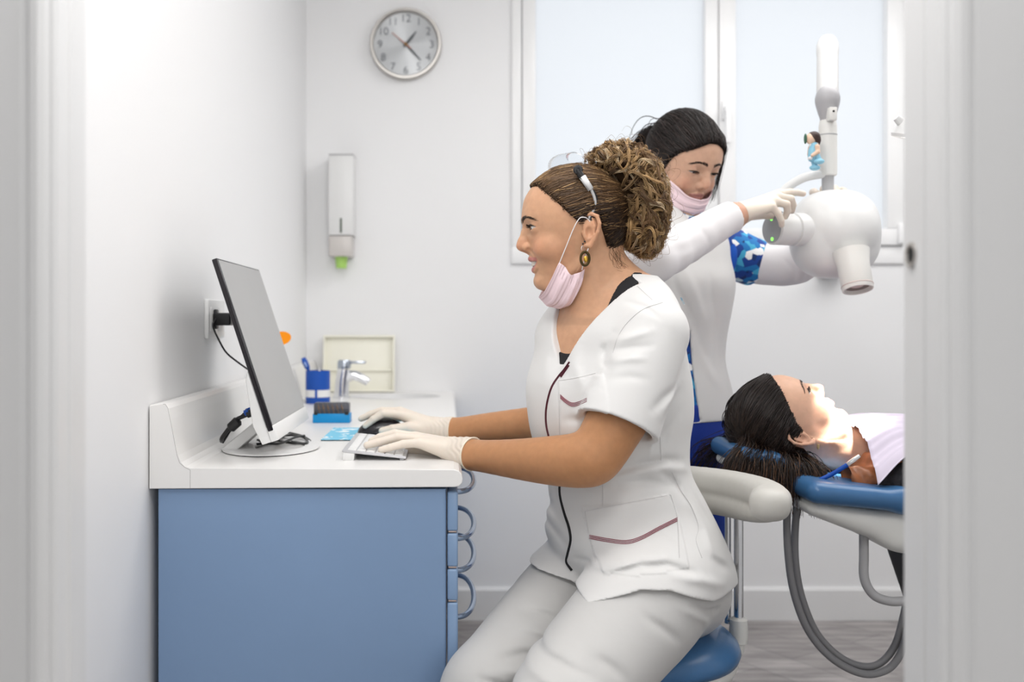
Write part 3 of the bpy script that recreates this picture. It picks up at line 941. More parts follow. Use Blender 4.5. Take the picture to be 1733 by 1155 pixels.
# mouse mat with printed clouds
def cloud_material():
    m = bpy.data.materials.new('cloud_print'); m.use_nodes = True
    nt = m.node_tree; b = nt.nodes['Principled BSDF']; b.inputs['Roughness'].default_value = 0.7
    tc = nt.nodes.new('ShaderNodeTexCoord'); mp = nt.nodes.new('ShaderNodeMapping'); mp.inputs['Scale'].default_value = (26, 18, 1)
    n = nt.nodes.new('ShaderNodeTexNoise'); n.inputs['Scale'].default_value = 1.6; n.inputs['Detail'].default_value = 2
    cr = nt.nodes.new('ShaderNodeValToRGB')
    cr.color_ramp.elements[0].position = 0.54; cr.color_ramp.elements[0].color = (*rgb(120, 196, 226), 1)
    cr.color_ramp.elements[1].position = 0.58; cr.color_ramp.elements[1].color = (0.85, 0.9, 0.92, 1)
    nt.links.new(tc.outputs['Object'], mp.inputs[0]); nt.links.new(mp.outputs[0], n.inputs[0]); nt.links.new(n.outputs['Fac'], cr.inputs[0]); nt.links.new(cr.outputs[0], b.inputs['Base Color'])
    return m
t = thing('mouse_mat', 'light blue mouse mat printed with white clouds beside the keyboard', 'mouse mat', (P(590, 0, 2.3)[0], 2.3, CZ))
mx0 = P(548, 0, 2.235)[0]; mx1 = P(700, 0, 2.235)[0]
bm = BM(); add_box(bm, (mx0, 2.185, CZ), (mx1, 2.43, CZ + 0.002)); obj('mat_base', bm, m_black, t, smooth=False)
bm = BM(); add_box(bm, (mx0, 2.1852, CZ + 0.002), (mx1, 2.43, CZ + 0.0032)); obj('mat_print', bm, cloud_material(), t, smooth=False)

# mouse
d = 2.285
mo = P(640, 737, d)
t = thing('computer_mouse', 'glossy black mouse under the far gloved hand', 'computer mouse', (mo[0], d, CZ + 0.0032))
x0, x1 = P(607, 0, d)[0], P(607, 0, d)[0] + 0.108
xm_ = (x0 + x1) / 2
ops = [ell((xm_ + 0.006, d, CZ + 0.004), (0.050, 0.031, 0.036)), ell((xm_ - 0.022, d, CZ + 0.006), (0.034, 0.029, 0.022), k=0.02)]
ops.append(Op(lambda x, y, z: (CZ + 0.0034) - z + 0 * x + 0 * y, None, None, 'i', 0.003))
V, Q = solid(ops, (x0 - 0.01, d - 0.05, CZ), (x1 + 0.02, d + 0.05, CZ + 0.06), 0.0016, 2)
mesh_np('mouse_shell', V, Q, m_black_gloss, t)
bm = BM(); add_lathe(bm, [(0.006, -0.003), (0.0075, 0), (0.006, 0.003)], (x0 + 0.028, d, CZ + 0.024), (0, 1, 0), 20); obj('scroll_wheel', bm, m_grey_pl, t)

# ------------------------------------------------------------------ sockets, plug and cables
def at_wall(y_, x_=None): return np.array([LX, y_, 0])
py0, pz0, pz1 = 2.17, CAMZ + (VY - 574) * 2.17 / FPX, CAMZ + (VY - 507) * 2.17 / FPX
t = thing('wall_socket', 'white double power socket on the left wall behind the computer', 'socket', (LX, 2.25, pz0))
box_obj('cover_plate', (LX, py0, pz0), (LX + 0.010, py0 + 0.155, pz1), m_white_pl, t, 0.003)
pc = (pz0 + pz1) / 2
for k in range(2):
    yc = py0 + 0.043 + 0.071 * k
    box_obj('socket_insert', (LX + 0.009, yc - 0.027, pc - 0.027), (LX + 0.012, yc + 0.027, pc + 0.027), m_white_pl, t, 0.002)
    bm = BM(); add_lathe(bm, [(0.020, 0.0125), (0.020, 0.0118), (0.019, 0.0118)], (LX, yc, pc), (1, 0, 0), 28); obj('well', bm, m_ivory, t)
yc = py0 + 0.043
t = thing('power_adapter', 'black power adapter plugged into the wall socket', 'power adapter', (LX, yc, pc))
box_obj('adapter_body', (LX + 0.0126, yc - 0.018, pc - 0.014), (LX + 0.052, yc + 0.022, pc + 0.014), m_black, t, 0.004, 3)
box_obj('adapter_plug', (LX + 0.0126, yc - 0.012, pc - 0.022), (LX + 0.020, yc + 0.012, pc + 0.022), m_black, t, 0.003)
yy = yc - 0.018
tube_obj('adapter_cable', [np.array([LX + 0.020, yy + 0.002, pc + 0.002]), np.array([LX + 0.016, yy - 0.010, pc - 0.015]), P(370, 575, yy), P(383, 597, yy), P(402, 613, yy - 0.01), P(426, 630, 2.12), P(440, 640, 2.12)], 0.0021, m_black, t, 8)
yc2 = yc + 0.071
t = thing('grey_plug', 'grey plug in the second socket half hidden by the screen', 'plug', (LX, yc2, pc))
box_obj('plug_body', (LX + 0.0126, yc2 - 0.015, pc - 0.014), (LX + 0.050, yc2 + 0.015, pc + 0.014), m_grey_pl, t, 0.003)
box_obj('plug_collar', (LX + 0.050, yc2 - 0.010, pc - 0.010), (LX + 0.060, yc2 + 0.010, pc + 0.010), m_grey_pl, t, 0.003)

d = 1.99
t = thing('monitor_cable', 'thick black cable with a ferrite bead behind the computer foot', 'cable', P(400, 720, d))
q = [P(375, 747, d + 0.02), P(376, 741, d), P(388, 725, d - 0.01), P(400, 711, d - 0.01), P(412, 705, d - 0.01), P(432, 697, d - 0.01)]
tube_obj('cable_lead', q, 0.0042, m_black, t, 10)
a, b = P(388, 727, d - 0.01), P(405, 711, d - 0.01)
bm = BM(); dirv = b - a; L = np.linalg.norm(dirv); add_lathe(bm, [(0.006, 0), (0.010, 0.004), (0.0105, L - 0.004), (0.006, L)], a, dirv, 18); obj('ferrite_bead', bm, m_black, t)
a, b = P(418, 702, d - 0.012), P(434, 696, d - 0.012)
bm = BM(); add_tube(bm, [a, b], 0.0075, 12); obj('connector', bm, m_black, t)
bm = BM(); add_tube(bm, [P(414, 700, d - 0.012), P(421, 697, d - 0.012)], 0.006, 12); obj('blue_sleeve', bm, m_cupblue, t)
a, b = P(417, 697, d + 0.004), P(434, 690, d + 0.004)
t = thing('video_plug', 'flat blue video plug in the back of the computer', 'plug', a)
bm = BM(); add_tube(bm, [a, b], 0.0058, 10); obj('plug_body', bm, m_cupblue, t)
tube_obj('plug_lead', [a, P(404, 710, d + 0.01), P(390, 728, d + 0.02), P(380, 744, d + 0.03), P(376, 750, d + 0.03)], 0.0030, m_black, t, 8)
random.seed(7)
cable_paths = [[(432, 738), (455, 727), (480, 731), (505, 740), (526, 737), (510, 728), (480, 722), (455, 735), (438, 742)],
               [(434, 741), (460, 740), (485, 727), (512, 731), (520, 739), (495, 741), (470, 735), (445, 730)],
               [(436, 735), (450, 742), (474, 741), (498, 733), (515, 728)]]
labs = ['black cable looped widest in the tangle behind the computer foot', 'black cable coiled inside the tangle behind the computer foot', 'short black cable end lying in the tangle behind the computer foot']
for k, pl in enumerate(cable_paths):
    pts = []
    for i, (x, y) in enumerate(pl):
        # each bend lies on the worktop, a little above it where cables cross
        dd = 0.262 * FPX / (y - VY + 3 * k) * 0.93
        pts.append(np.array([(x - VX) * dd / FPX, dd, CZ + 0.003 + 0.005 * k + 0.002 * (i % 2)]))
    o = tube_obj('loose_cable', pts, 0.0024, m_black, None, 8)
    tag(o, labs[k], 'cable', 'loose cables behind the computer')

# curing light with an orange shield, standing behind the screen
d = 2.62
c = P(483, 573, d)
t = thing('curing_light', 'curing light with an orange oval shield peeking out behind the screen', 'curing light', (c[0] - 0.03, d, CZ))
bm = BM(); add_lathe(bm, [(0.034, 0), (0.036, 0.004), (0.030, 0.018), (0.016, 0.03)], (c[0] - 0.035, d, CZ), (0, 0, 1), 28); obj('holder', bm, m_white_pl, t)
bm = BM(); add_tube(bm, smooth_path([(c[0] - 0.035, d, CZ + 0.025), (c[0] - 0.036, d, CZ + 0.13), (c[0] - 0.030, d, c[2] - 0.01), (c[0] - 0.012, d, c[2] + 0.004)], 6), 0.008, 14); obj('wand', bm, m_white_pl, t)
bm = BM()
n = 36
ft = [bm.verts.new((c[0] - 0.012 + 0.027 * math.cos(2 * math.pi * k / n), d - 0.002, c[2] + 0.018 * math.sin(2 * math.pi * k / n) + 0.10 * (0.027 * math.cos(2 * math.pi * k / n)))) for k in range(n)]
f = bm.faces.new(ft)
r = bmesh.ops.extrude_face_region(bm, geom=[f])
for v in r['geom']:
    if isinstance(v, bmesh.types.BMVert): v.co.y += 0.003
obj('shield', bm, m_orange, t)

# ------------------------------------------------------------------ stool with a curved body support
m_vinyl = mat('blue_vinyl', rgb(60, 106, 152), 0.30, spec=0.5, bump=(120, 0.04))
m_pad = mat('grey_foam', rgb(200, 198, 192), 0.5, bump=(300, 0.03))
m_shell = mat('ivory_shell', rgb(228, 228, 224), 0.35)
m_castor = mat('castor_grey', (0.10, 0.10, 0.11), 0.5)
SX, SY = 0.350, 1.865
t = thing('dental_stool', 'blue round dental stool with a curved grey body support, under the seated woman', 'stool', (SX, SY, 0))
bm = BM(); add_lathe(bm, [(0.0, 0.552), (0.10, 0.552), (0.150, 0.549), (0.176, 0.541), (0.189, 0.528), (0.193, 0.515), (0.189, 0.504), (0.180, 0.502)], (SX, SY, 0), (0, 0, 1), 64, cap0=False)
seat = obj('seat', bm, m_vinyl, t, sharp=0)
bm = BM(); add_lathe(bm, [(0.187, 0.503), (0.188, 0.496), (0.180, 0.478), (0.155, 0.462), (0.06, 0.452), (0.0, 0.452)], (SX, SY, 0), (0, 0, 1), 64, cap0=False, cap1=False)
obj('seat_shell', bm, m_shell, t, sharp=0)
bm = BM(); add_lathe(bm, [(0.028, 0.10), (0.028, 0.28), (0.016, 0.285), (0.016, 0.453)], (SX, SY, 0), (0, 0, 1), 28); obj('gas_column', bm, m_chrome, t)
bm = BM()
for k in range(5):
    a = 2 * math.pi * k / 5 + 0.35
    add_tube(bm, [(SX + 0.02 * math.cos(a), SY + 0.02 * math.sin(a), 0.11), (SX + 0.15 * math.cos(a), SY + 0.15 * math.sin(a), 0.095), (SX + 0.25 * math.cos(a), SY + 0.25 * math.sin(a), 0.07)], [0.02, 0.016, 0.012], 12)
obj('star_base', bm, m_alu, t)
for k in range(5):
    a = 2 * math.pi * k / 5 + 0.35
    x, y = SX + 0.25 * math.cos(a), SY + 0.25 * math.sin(a)
    bm = BM(); add_lathe(bm, [(0.018, -0.011), (0.027, -0.009), (0.027, 0.009), (0.018, 0.011)], (x, y, 0.0272), (math.sin(a), -math.cos(a), 0), 20); add_tube(bm, [(x, y, 0.03), (x, y, 0.072)], 0.006, 8)
    obj('castor', bm, m_castor, t)
PY = 1.90
bx_ = P(1250, 0, PY)[0]
bm = BM(); add_lathe(bm, [(0.010, 0.505), (0.0165, 0.508), (0.0175, 0.530), (0.0165, 0.552), (0.012, 0.556)], (bx_, PY, 0), (0, 0, 1), 24)
add_tube(bm, smooth_path([(bx_, PY, 0.515), (bx_ - 0.005, PY - .002, 0.49), (bx_ - 0.04, PY - .006, 0.462), (SX + 0.08, 1.885, 0.443), (SX, SY, 0.440)], 6), 0.012, 12)
obj('support_bracket', bm, m_shell, t)
bm = BM(); add_tube(bm, [(bx_, PY, 0.53), (bx_, PY, 0.76)], 0.0088, 20)
add_tube(bm, [(bx_ - 0.016, PY + .016, 0.54), (bx_ - 0.016, PY + .016, 0.775)], 0.0062, 16); add_tube(bm, [(bx_, PY, 0.545), (bx_ - 0.016, PY + .016, 0.548)], 0.006, 10)
obj('support_pole', bm, m_chrome, t)
pth = smooth_path([np.array(q) * .95 + np.array([0, 0, .056]) for q in [(0.40, 2.075, 0.796), (0.485, 2.050, 0.796), (0.553, 1.995, 0.796), (0.590, 1.915, 0.796), (0.594, 1.835, 0.796), (0.572, 1.765, 0.796)]], 4)
n = len(pth)
ops = chain([(p, 0.031 if i < n - 3 else 0.034) for i, p in enumerate(pth)], 0.004)
def pad_top(x, y, z):
    tt = np.clip((y - 1.70) / 0.15, 0, 1)
    return np.abs(z - (0.812 - 0.021 * tt)) - (0.031 + 0.020 * tt) + 0 * x
ops += chain([(p - np.array([0, 0, 0.034]), 0.028) for p in pth[:-6]], 0.004)
ops.append(Op(pad_top, None, None, 'i', 0.018))
V, Q = solid(ops, (0.32, 1.60, 0.70), (0.64, 2.03, 0.87), 0.0035, 3)
mesh_np('body_support', V, Q, m_pad, t)

# ------------------------------------------------------------------ dental chair
def slab(path, y0, y1, mode='u', k=0.02, ke=0.03):
    yc, hw = (y0 + y1) / 2, (y1 - y0) / 2
    def fn(x, y, z):
        best = None
        for (a, ra), (b, rb) in zip(path[:-1], path[1:]):
            bx, bz = b[0] - a[0], b[1] - a[1]; L = bx * bx + bz * bz
            h = np.clip(((x - a[0]) * bx + (z - a[1]) * bz) / L, 0, 1)
            d = np.sqrt((x - a[0] - h * bx) ** 2 + (z - a[1] - h * bz) ** 2) - (ra + (rb - ra) * h)
            best = d if best is None else smin(best, d, k)
        return smax(best, np.abs(y - yc) - hw, ke)
    xs = [p[0][0] for p in path]; zs_ = [p[0][1] for p in path]; r = max(p[1] for p in path)
    return Op(fn, (min(xs) - r, y0, min(zs_) - r), (max(xs) + r, y1, max(zs_) + r), mode, k)
def slab_obj(name, path, y0, y1, m, parent, res=0.005, k=0.02, ke=0.03):
    op = slab(path, y0, y1, 'u', k, ke)
    V, Q = solid([op], op.lo - 0.02, op.hi + 0.02, res, 3)
    return mesh_np(name, V, Q, m, parent)
t = thing('dental_chair', 'reclined blue dental chair with a white shell, holding the patient', 'dental chair', (1.55, 2.06, 0))
slab_obj('back_cushion', [((0.690, 0.802), 0.021), ((0.85, 0.786), 0.021), ((1.10, 0.745), 0.022), ((1.30, 0.66), 0.022)], 1.83, 2.29, m_vinyl, t)
slab_obj('seat_cushion', [((1.34, 0.635), 0.025), ((1.45, 0.60), 0.028), ((1.80, 0.62), 0.028), ((2.45, 0.50), 0.022)], 1.80, 2.32, m_vinyl, t, 0.007)
slab_obj('back_shell', [((0.695, 0.768), 0.016), ((0.85, 0.727), 0.034), ((1.10, 0.65), 0.050), ((1.32, 0.555), 0.055)], 1.855, 2.265, m_shell, t, k=0.03)
slab_obj('seat_shell', [((1.36, 0.56), 0.04), ((1.80, 0.55), 0.035), ((2.42, 0.45), 0.02)], 1.84, 2.28, m_shell, t, 0.007)
slab_obj('headrest', [((0.585, 0.855), 0.020), ((0.64, 0.842), 0.018), ((0.700, 0.826), 0.018)], 1.945, 2.16, m_vinyl, t, 0.004)
slab_obj('headrest_shell', [((0.585, 0.829), 0.011), ((0.70, 0.798), 0.013)], 1.955, 2.15, m_shell, t, 0.004)
slab_obj('headrest_strut', [((0.63, 0.800), 0.012), ((0.80, 0.758), 0.014)], 2.02, 2.09, m_grey_pl, t, 0.004)
d = 1.90
q = [P(1462, 895, d), P(1462, 940, d), P(1463, 980, d), P(1478, 1007, d), P(1505, 1018, d), P(1540, 1018, d), P(1640, 1020, d), P(1720, 990, d)]
tube_obj('arm_rail', q, 0.0088, m_grey_pl, t, 16)
slab_obj('lift_cover', [((0.955, 0.64), 0.020), ((1.03, 0.45), 0.03), ((1.30, 0.20), 0.04)], 1.98, 2.14, m_hole, t, 0.006)
box_obj('pedestal', (1.25, 1.90, 0.0), (1.95, 2.22, 0.12), m_shell, t, 0.03, 3)
box_obj('lift_column', (1.45, 1.96, 0.11), (1.75, 2.16, 0.56), m_shell, t, 0.03, 3)
d = 1.985
for k, (pl, lab) in enumerate([
    ([(1338, 838), (1332, 872), (1334, 940), (1344, 1005), (1368, 1068), (1408, 1115), (1460, 1141), (1503, 1133), (1527, 1100), (1540, 1050), (1560, 960), (1600, 890)], 'grey suction hose hanging in the lower outer loop below the headrest'),
    ([(1352, 842), (1346, 890), (1346, 950), (1357, 1012), (1384, 1075), (1430, 1118), (1478, 1128), (1512, 1098), (1530, 1040), (1548, 950), (1590, 880)], 'grey suction hose hanging in the inner loop below the headrest')]):
    o = tube_obj('suction_hose', [P(x, y, d + 0.017 * k) for x, y in pl], 0.0074, mat('hose_grey', (0.26, 0.26, 0.27), 0.45), None, 14)
    tag(o, lab, 'hose', 'suction hoses by the dental chair')

# ------------------------------------------------------------------ operating light (half behind the door jamb)
lc = np.array([0.925, 1.890, 1.474]); aim = np.array([0.808, 2.025, 0.915]) - lc; aim /= np.linalg.norm(aim)
t = thing('operating_light', 'white dental operating light showing at the edge of the door jamb', 'lamp', lc)
bm = BM(); add_lathe(bm, [(0.012, -0.045), (0.045, -0.036), (0.068, -0.015), (0.076, 0.010), (0.074, 0.016), (0.070, 0.010), (0.040, -0.01), (0.01, -0.02)], lc, aim, 36, cap1=True)
obj('lamp_head', bm, m_white_pl, t)
bm = BM(); add_lathe(bm, [(0.070, 0.011), (0.069, 0.013)], lc, aim, 36, cap0=False)
ml = mat('lamp_lens', (0.9, 0.9, 0.9), 0.1); ml.node_tree.nodes['Principled BSDF'].inputs['Emission Color'].default_value = (1, 0.97, 0.9, 1); ml.node_tree.nodes['Principled BSDF'].inputs['Emission Strength'].default_value = 3
obj('lens', bm, ml, t)
bm = BM(); add_tube(bm, smooth_path([lc - aim * 0.03, lc - aim * 0.07 + np.array([0.01, 0, 0.01]), lc + np.array([0.16, 0.12, 0.18]), lc + np.array([0.45, 0.3, 0.30]), lc + np.array([0.47, 0.3, 1.08])], 6), 0.013, 14); obj('lamp_arm', bm, m_white_pl, t)
bm = BM(); add_tube(bm, [P(1517, 199, 1.89), P(1524, 206, 1.89), P(1534, 216, 1.89)], [0.007, 0.0085, 0.007], 12); obj('lamp_handle', bm, m_white_pl, t)
sp = bpy.data.lights.new('operating_lamp', 'SPOT'); sp.energy = 170; sp.spot_size = math.radians(15); sp.spot_blend = 0.6; sp.shadow_soft_size = 0.035; sp.color = (1, 0.97, 0.92)
so = bpy.data.objects.new('operating_lamp', sp); COL.objects.link(so); so.location = lc + aim * 0.05
so.rotation_euler = Vector(aim).to_track_quat('-Z', 'Y').to_euler()

# ------------------------------------------------------------------ x-ray unit
d = 2.30
xc = P(1412, 397, d)
t = thing('xray_unit', 'rounded white dental x-ray unit on a jointed arm, held by the standing woman', 'x-ray unit', xc)
def sq(c, r, n):
    def fn(x, y, z):
        q = (np.abs((x - c[0]) / r[0]) ** n + np.abs((y - c[1]) / r[1]) ** n + np.abs((z - c[2]) / r[2]) ** n) ** (1 / n)
        return (q - 1) * min(r)
    return Op(fn, np.array(c) - r, np.array(c) + r, 'u', 0.004)
ops = [sq(xc, np.array([0.098, 0.085, 0.102]), 2.5), ell(xc + np.array([0.006, -0.022, 0.006]), (0.085, 0.082, 0.084), k=0.003)]
V, Q = solid(ops, xc - 0.13, xc + 0.13, 0.003, 2)
mesh_np('tube_housing', V, Q, m_white_pl, t)
ka = np.array([-0.93, -0.36, -0.02]); ka /= np.linalg.norm(ka)
k0 = P(1306, 388, 2.235)
bm = BM(); add_lathe(bm, [(0.0325, 0.0), (0.0355, -0.003), (0.0365, -0.05), (0.0335, -0.052), (0.0335, -0.056), (0.0375, -0.058), (0.0375, -0.09)], k0, ka, 40); obj('control_knob', bm, m_white_pl, t)
bm = BM(); add_lathe(bm, [(0.0315, 0.0003), (0.0315, 0.0010)], k0, ka, 40, cap0=False); kf = obj('knob_face', bm, mat('grey_face', (0.36, 0.37, 0.39), 0.4), t)
ku, kv = frame_of(ka)
mg = mat('led_green', (0.1, 0.9, 0.1), 0.4); mg.node_tree.nodes['Principled BSDF'].inputs['Emission Color'].default_value = (0.25, 1, 0.1, 1); mg.node_tree.nodes['Principled BSDF'].inputs['Emission Strength'].default_value = 1.6
for px_, py_ in ((1305, 371), (1308, 405)):
    c = P(px_, py_, 2.233)
    h = (k0 - c) @ ka; c = c + ka * h
    bm = BM(); add_lathe(bm, [(0.0038, 0.0008), (0.0038, 0.002), (0.002, 0.0026)], c, ka, 12); obj('green_light', bm, mg, kf)
na = np.array([0.04, -0.34, -0.94]); na /= np.linalg.norm(na)
n1 = P(1452, 490, 2.19); n0 = n1 - na * 0.06
bm = BM(); add_lathe(bm, [(0.040, -0.03), (0.0345, 0.0), (0.0330, 0.060), (0.0320, 0.0615), (0.0285, 0.0615), (0.027, 0.053)], n0, na, 40, cap1=False); cone = obj('cone', bm, m_ivory, t)
bm = BM(); add_lathe(bm, [(0.027, 0.0525), (0.0, 0.0515)], n0, na, 40, cap0=False, cap1=False); obj('cone_inside', bm, mat('cone_dark', rgb(110, 100, 96), 0.5), cone)  # disc near the mouth, its dark colour stands for the shaded inside
bm = BM(); add_lathe(bm, [(0.0338, 0.0505), (0.0343, 0.052), (0.0338, 0.0535), (0.030, 0.052)], n0, na, 40); obj('cone_ring', bm, mat('ring_rose', rgb(205, 190, 186), 0.4), cone)
pp = [P(1318, 362, 2.32), P(1312, 345, 2.33), P(1330, 320, 2.33), P(1358, 302, 2.32), P(1388, 295, 2.31), P(1402, 295, 2.31)]
tube_obj('yoke', pp, 0.0105, m_white_pl, t, 16)
cx = P(1401, 0, 2.31)
bm = BM(); z = lambda y: P(0, y, 2.31)[2]
add_lathe(bm, [(0.018, z(298)), (0.0205, z(296)), (0.0205, z(215)), (0.0185, z(205)), (0.016, z(203))], (cx[0], 2.31, 0), (0, 0, 1), 32); obj('column', bm, m_ivory, t)
bm = BM(); add_lathe(bm, [(0.0135, z(330)), (0.0135, z(297))], (cx[0], 2.31, 0), (0, 0, 1), 24); obj('pivot', bm, m_grey_pl, t)
j = P(1400.5, 172, 2.31)
ops = [ell(j + np.array([0, 0, 0.004]), (0.0275, 0.030, 0.034)), cap(j + np.array([0, 0, -0.03]), j + np.array([0, 0, -0.052]), 0.017, 0.016, k=0.02)]
V, Q = solid(ops, j - 0.08, j + 0.08, 0.0025, 2); jo = mesh_np('elbow_joint', V, Q, mat('joint_grey', rgb(178, 177, 180), 0.45), t)
bm = BM(); add_box(bm, (j[0] - 0.009, 2.274, j[2] - 0.050), (j[0] + 0.009, 2.30, j[2] - 0.020), 0.002); obj('joint_tab', bm, m_ivory, jo)
bm = BM(); add_lathe(bm, [(0.0025, 0), (0.0025, 0.002)], (j[0], 2.2745, j[2] - 0.030), (0, -1, 0), 12); obj('screw', bm, m_hole, jo)
u0, u1 = P(1400.5, 155, 2.32), P(1400.5, 78, 2.42)
bm = BM(); ud_ = u1 - u0; L = np.linalg.norm(ud_); add_lathe(bm, [(0.021, -0.01), (0.0245, 0.0), (0.0245, L * 0.8), (0.0255, L * 0.82), (0.0258, L), (0.021, L + 0.018), (0.010, L + 0.025)], u0, ud_, 36); obj('upper_arm', bm, m_white_pl, t)
bm = BM(); add_tube(bm, [u1 + np.array([0, 0.01, 0]), P(1400.5, 120, 2.56), P(1401, 448, BY - 0.06)], 0.0175, 20); obj('extension_arm', bm, m_white_pl, t)
wb = P(1401, 448, BY); box_obj('wall_bracket', wb - np.array([0.045, 0.07, 0.05]), wb + np.array([0.045, -0.001, 0.003]), m_white_pl, t, 0.01, 3)

# little nurse doll tied to the column
d = 2.262
t = thing('nurse_doll', 'tiny brown-haired doll in light blue scrubs tied to the x-ray column', 'doll', P(1380, 290, d))
def blob(name, prims, m, res=0.0011):
    ops = []
    for p in prims:
        if len(p) == 4: ops.append(ell(P(p[0], p[1], d + p[3]), np.array(p[2]) * d / FPX, k=0.002))
        else: ops.append(cap(P(p[0], p[1], d + p[6]), P(p[2], p[3], d + p[6]), p[4] * d / FPX, p[5] * d / FPX, k=0.002))
    lo = np.min([o.lo for o in ops], 0) - 0.004; hi = np.max([o.hi for o in ops], 0) + 0.004
    V, Q = solid(ops, lo, hi, res, 2); return mesh_np(name, V, Q, m, t)
skin_doll = mat('doll_skin', rgb(238, 205, 180), 0.5)
blob('head', [(1372, 235, (8.5, 8, 9.5), 0.0)], skin_doll)
blob('hair', [(1377, 232, (11, 11, 9.5), 0.0025), (1382, 237, (7, 8, 8), 0.003), (1383, 240, (5, 6, 9), 0.004)], mat('doll_hair', rgb(62, 44, 40), 0.5))
blob('hair_band', [(1363, 235, (1.8, 6, 9.0), 0.001)], mat('doll_band', rgb(70, 110, 90), 0.6))
blob('tunic', [(1377, 247, 1376, 262, 7, 8, 0.0), (1374, 255, 1374, 268, 6, 6.5, 0.0)], m_lightblue)
blob('collar', [(1373, 246, 1382, 243, 4.2, 3.5, 0.0)], mat('doll_white', (0.8, 0.8, 0.8), 0.6))
blob('arm', [(1383, 248, 1384, 257, 4.2, 3.6, -0.010), (1384, 257, 1375, 263, 3.6, 3.0, -0.012)], skin_doll)
blob('arm', [(1371, 250, 1369, 262, 3.5, 3.0, 0.010)], skin_doll)
blob('leg', [(1380, 260, 1386, 271, 5.5, 4.8, -0.004)], m_lightblue)
blob('leg', [(1375, 264, 1379, 280, 5.0, 4.4, 0.005)], m_lightblue)
blob('shoe', [(1386, 273.5, (9, 7, 4.8), -0.006)], m_lightblue)
blob('shoe', [(1379, 284, (9, 7, 4.8), 0.003)], m_lightblue)
blob('hand', [(1371, 268, (4, 4, 3), -0.006)], mat('doll_glove', (0.8, 0.8, 0.8), 0.6))
bm = BM(); add_tube(bm, [P(1382, 230, d + 0.012), P(1388, 229, 2.286)], 0.0012, 8); add_lathe(bm, [(0.0208, z(230)), (0.0212, z(229)), (0.0208, z(228))], (cx[0], 2.31, 0), (0, 0, 1), 32); obj('tie_wire', bm, m_grey_pl, t)

# ------------------------------------------------------------------ people: shared building blocks
rng = np.random.default_rng(11)
def unit(v): v = np.array(v, float); return v / np.linalg.norm(v)

class Fr:
    """a head's own frame: u forward, v sideways, z up, in millimetres from between the ears"""
    def __init__(s, f, up, scale=1.0):
        s.f = unit(f); up = np.array(up, float); s.u = unit(up - s.f * (up @ s.f)); s.l = np.cross(s.u, s.f); s.k = scale * 0.001; s.o = np.zeros(3)
    def put(s, local, world): s.o = np.array(world) - s.w(local) + s.o
    def w(s, p):
        p = np.asarray(p, float)
        return s.o + s.k * (p[..., 0:1] * s.f + p[..., 1:2] * s.l + p[..., 2:3] * s.u)
    def loc(s, x, y, z):
        x, y, z = (x - s.o[0]) / s.k, (y - s.o[1]) / s.k, (z - s.o[2]) / s.k
        return (x * s.f[0] + y * s.f[1] + z * s.f[2], x * s.l[0] + y * s.l[1] + z * s.l[2], x * s.u[0] + y * s.u[1] + z * s.u[2])
    def locv(s, V): return np.stack(s.loc(V[:, 0], V[:, 1], V[:, 2]), 1)
    def op(s, fn, c, r, mode='u', k=3.0):
        """a shape given in local millimetres, mirrored left and right"""
        def g(x, y, z):
            u, v, w = s.loc(x, y, z)
            return fn(u, np.abs(v), w) * s.k
        cs = np.array([s.w(np.array([c[0], c[1], c[2]], float)), s.w(np.array([c[0], -c[1], c[2]], float))])
        R = r * s.k
        return Op(g, cs.min(0) - R, cs.max(0) + R, mode, k * s.k)
    def caps(s, pts, mode='u', k=3.0):
        out = []
        for (a, ra), (b, rb) in zip(pts[:-1], pts[1:]):
            a, b = np.array(a, float), np.array(b, float); ba = b - a; L = max(ba @ ba, 1e-9)
            def fn(u, v, w, a=a, ba=ba, L=L, ra=ra, rb=rb):
                pu, pv, pw = u - a[0], v - a[1], w - a[2]
                h = np.clip((pu * ba[0] + pv * ba[1] + pw * ba[2]) / L, 0, 1)
                return np.sqrt((pu - h * ba[0]) ** 2 + (pv - h * ba[1]) ** 2 + (pw - h * ba[2]) ** 2) - (ra + (rb - ra) * h)
            out.append(s.op(fn, (a + b) / 2, np.linalg.norm(ba) / 2 + max(ra, rb), mode, k))
        return out
    def ell(s, c, r, mode='u', k=3.0):
        c, r = np.array(c, float), np.array(r, float)
        def fn(u, v, w):
            a, b, d = (u - c[0]) / r[0], (v - c[1]) / r[1], (w - c[2]) / r[2]
            k0 = np.sqrt(a * a + b * b + d * d); k1 = np.sqrt((a / r[0]) ** 2 + (b / r[1]) ** 2 + (d / r[2]) ** 2)
            return k0 * (k0 - 1) / np.maximum(k1, 1e-9)
        return s.op(fn, c, max(r), mode, k)

def poly_sd(q, x, y):
    """signed distance to a polygon (negative inside)"""
    q = np.array(q, float); best = None; inn = None
    for a, b in zip(q, np.roll(q, -1, 0)):
        e = b - a; wx, wy = x - a[0], y - a[1]
        t = np.clip((wx * e[0] + wy * e[1]) / (e @ e), 0, 1)
        d2 = (wx - t * e[0]) ** 2 + (wy - t * e[1]) ** 2
        best = d2 if best is None else np.minimum(best, d2)
        c = ((a[1] > y) != (b[1] > y)) & (x < (b[0] - a[0]) * (y - a[1]) / (b[1] - a[1] + 1e-12) + a[0])
        inn = c if inn is None else inn ^ c
    return np.where(inn, -1, 1) * np.sqrt(best)

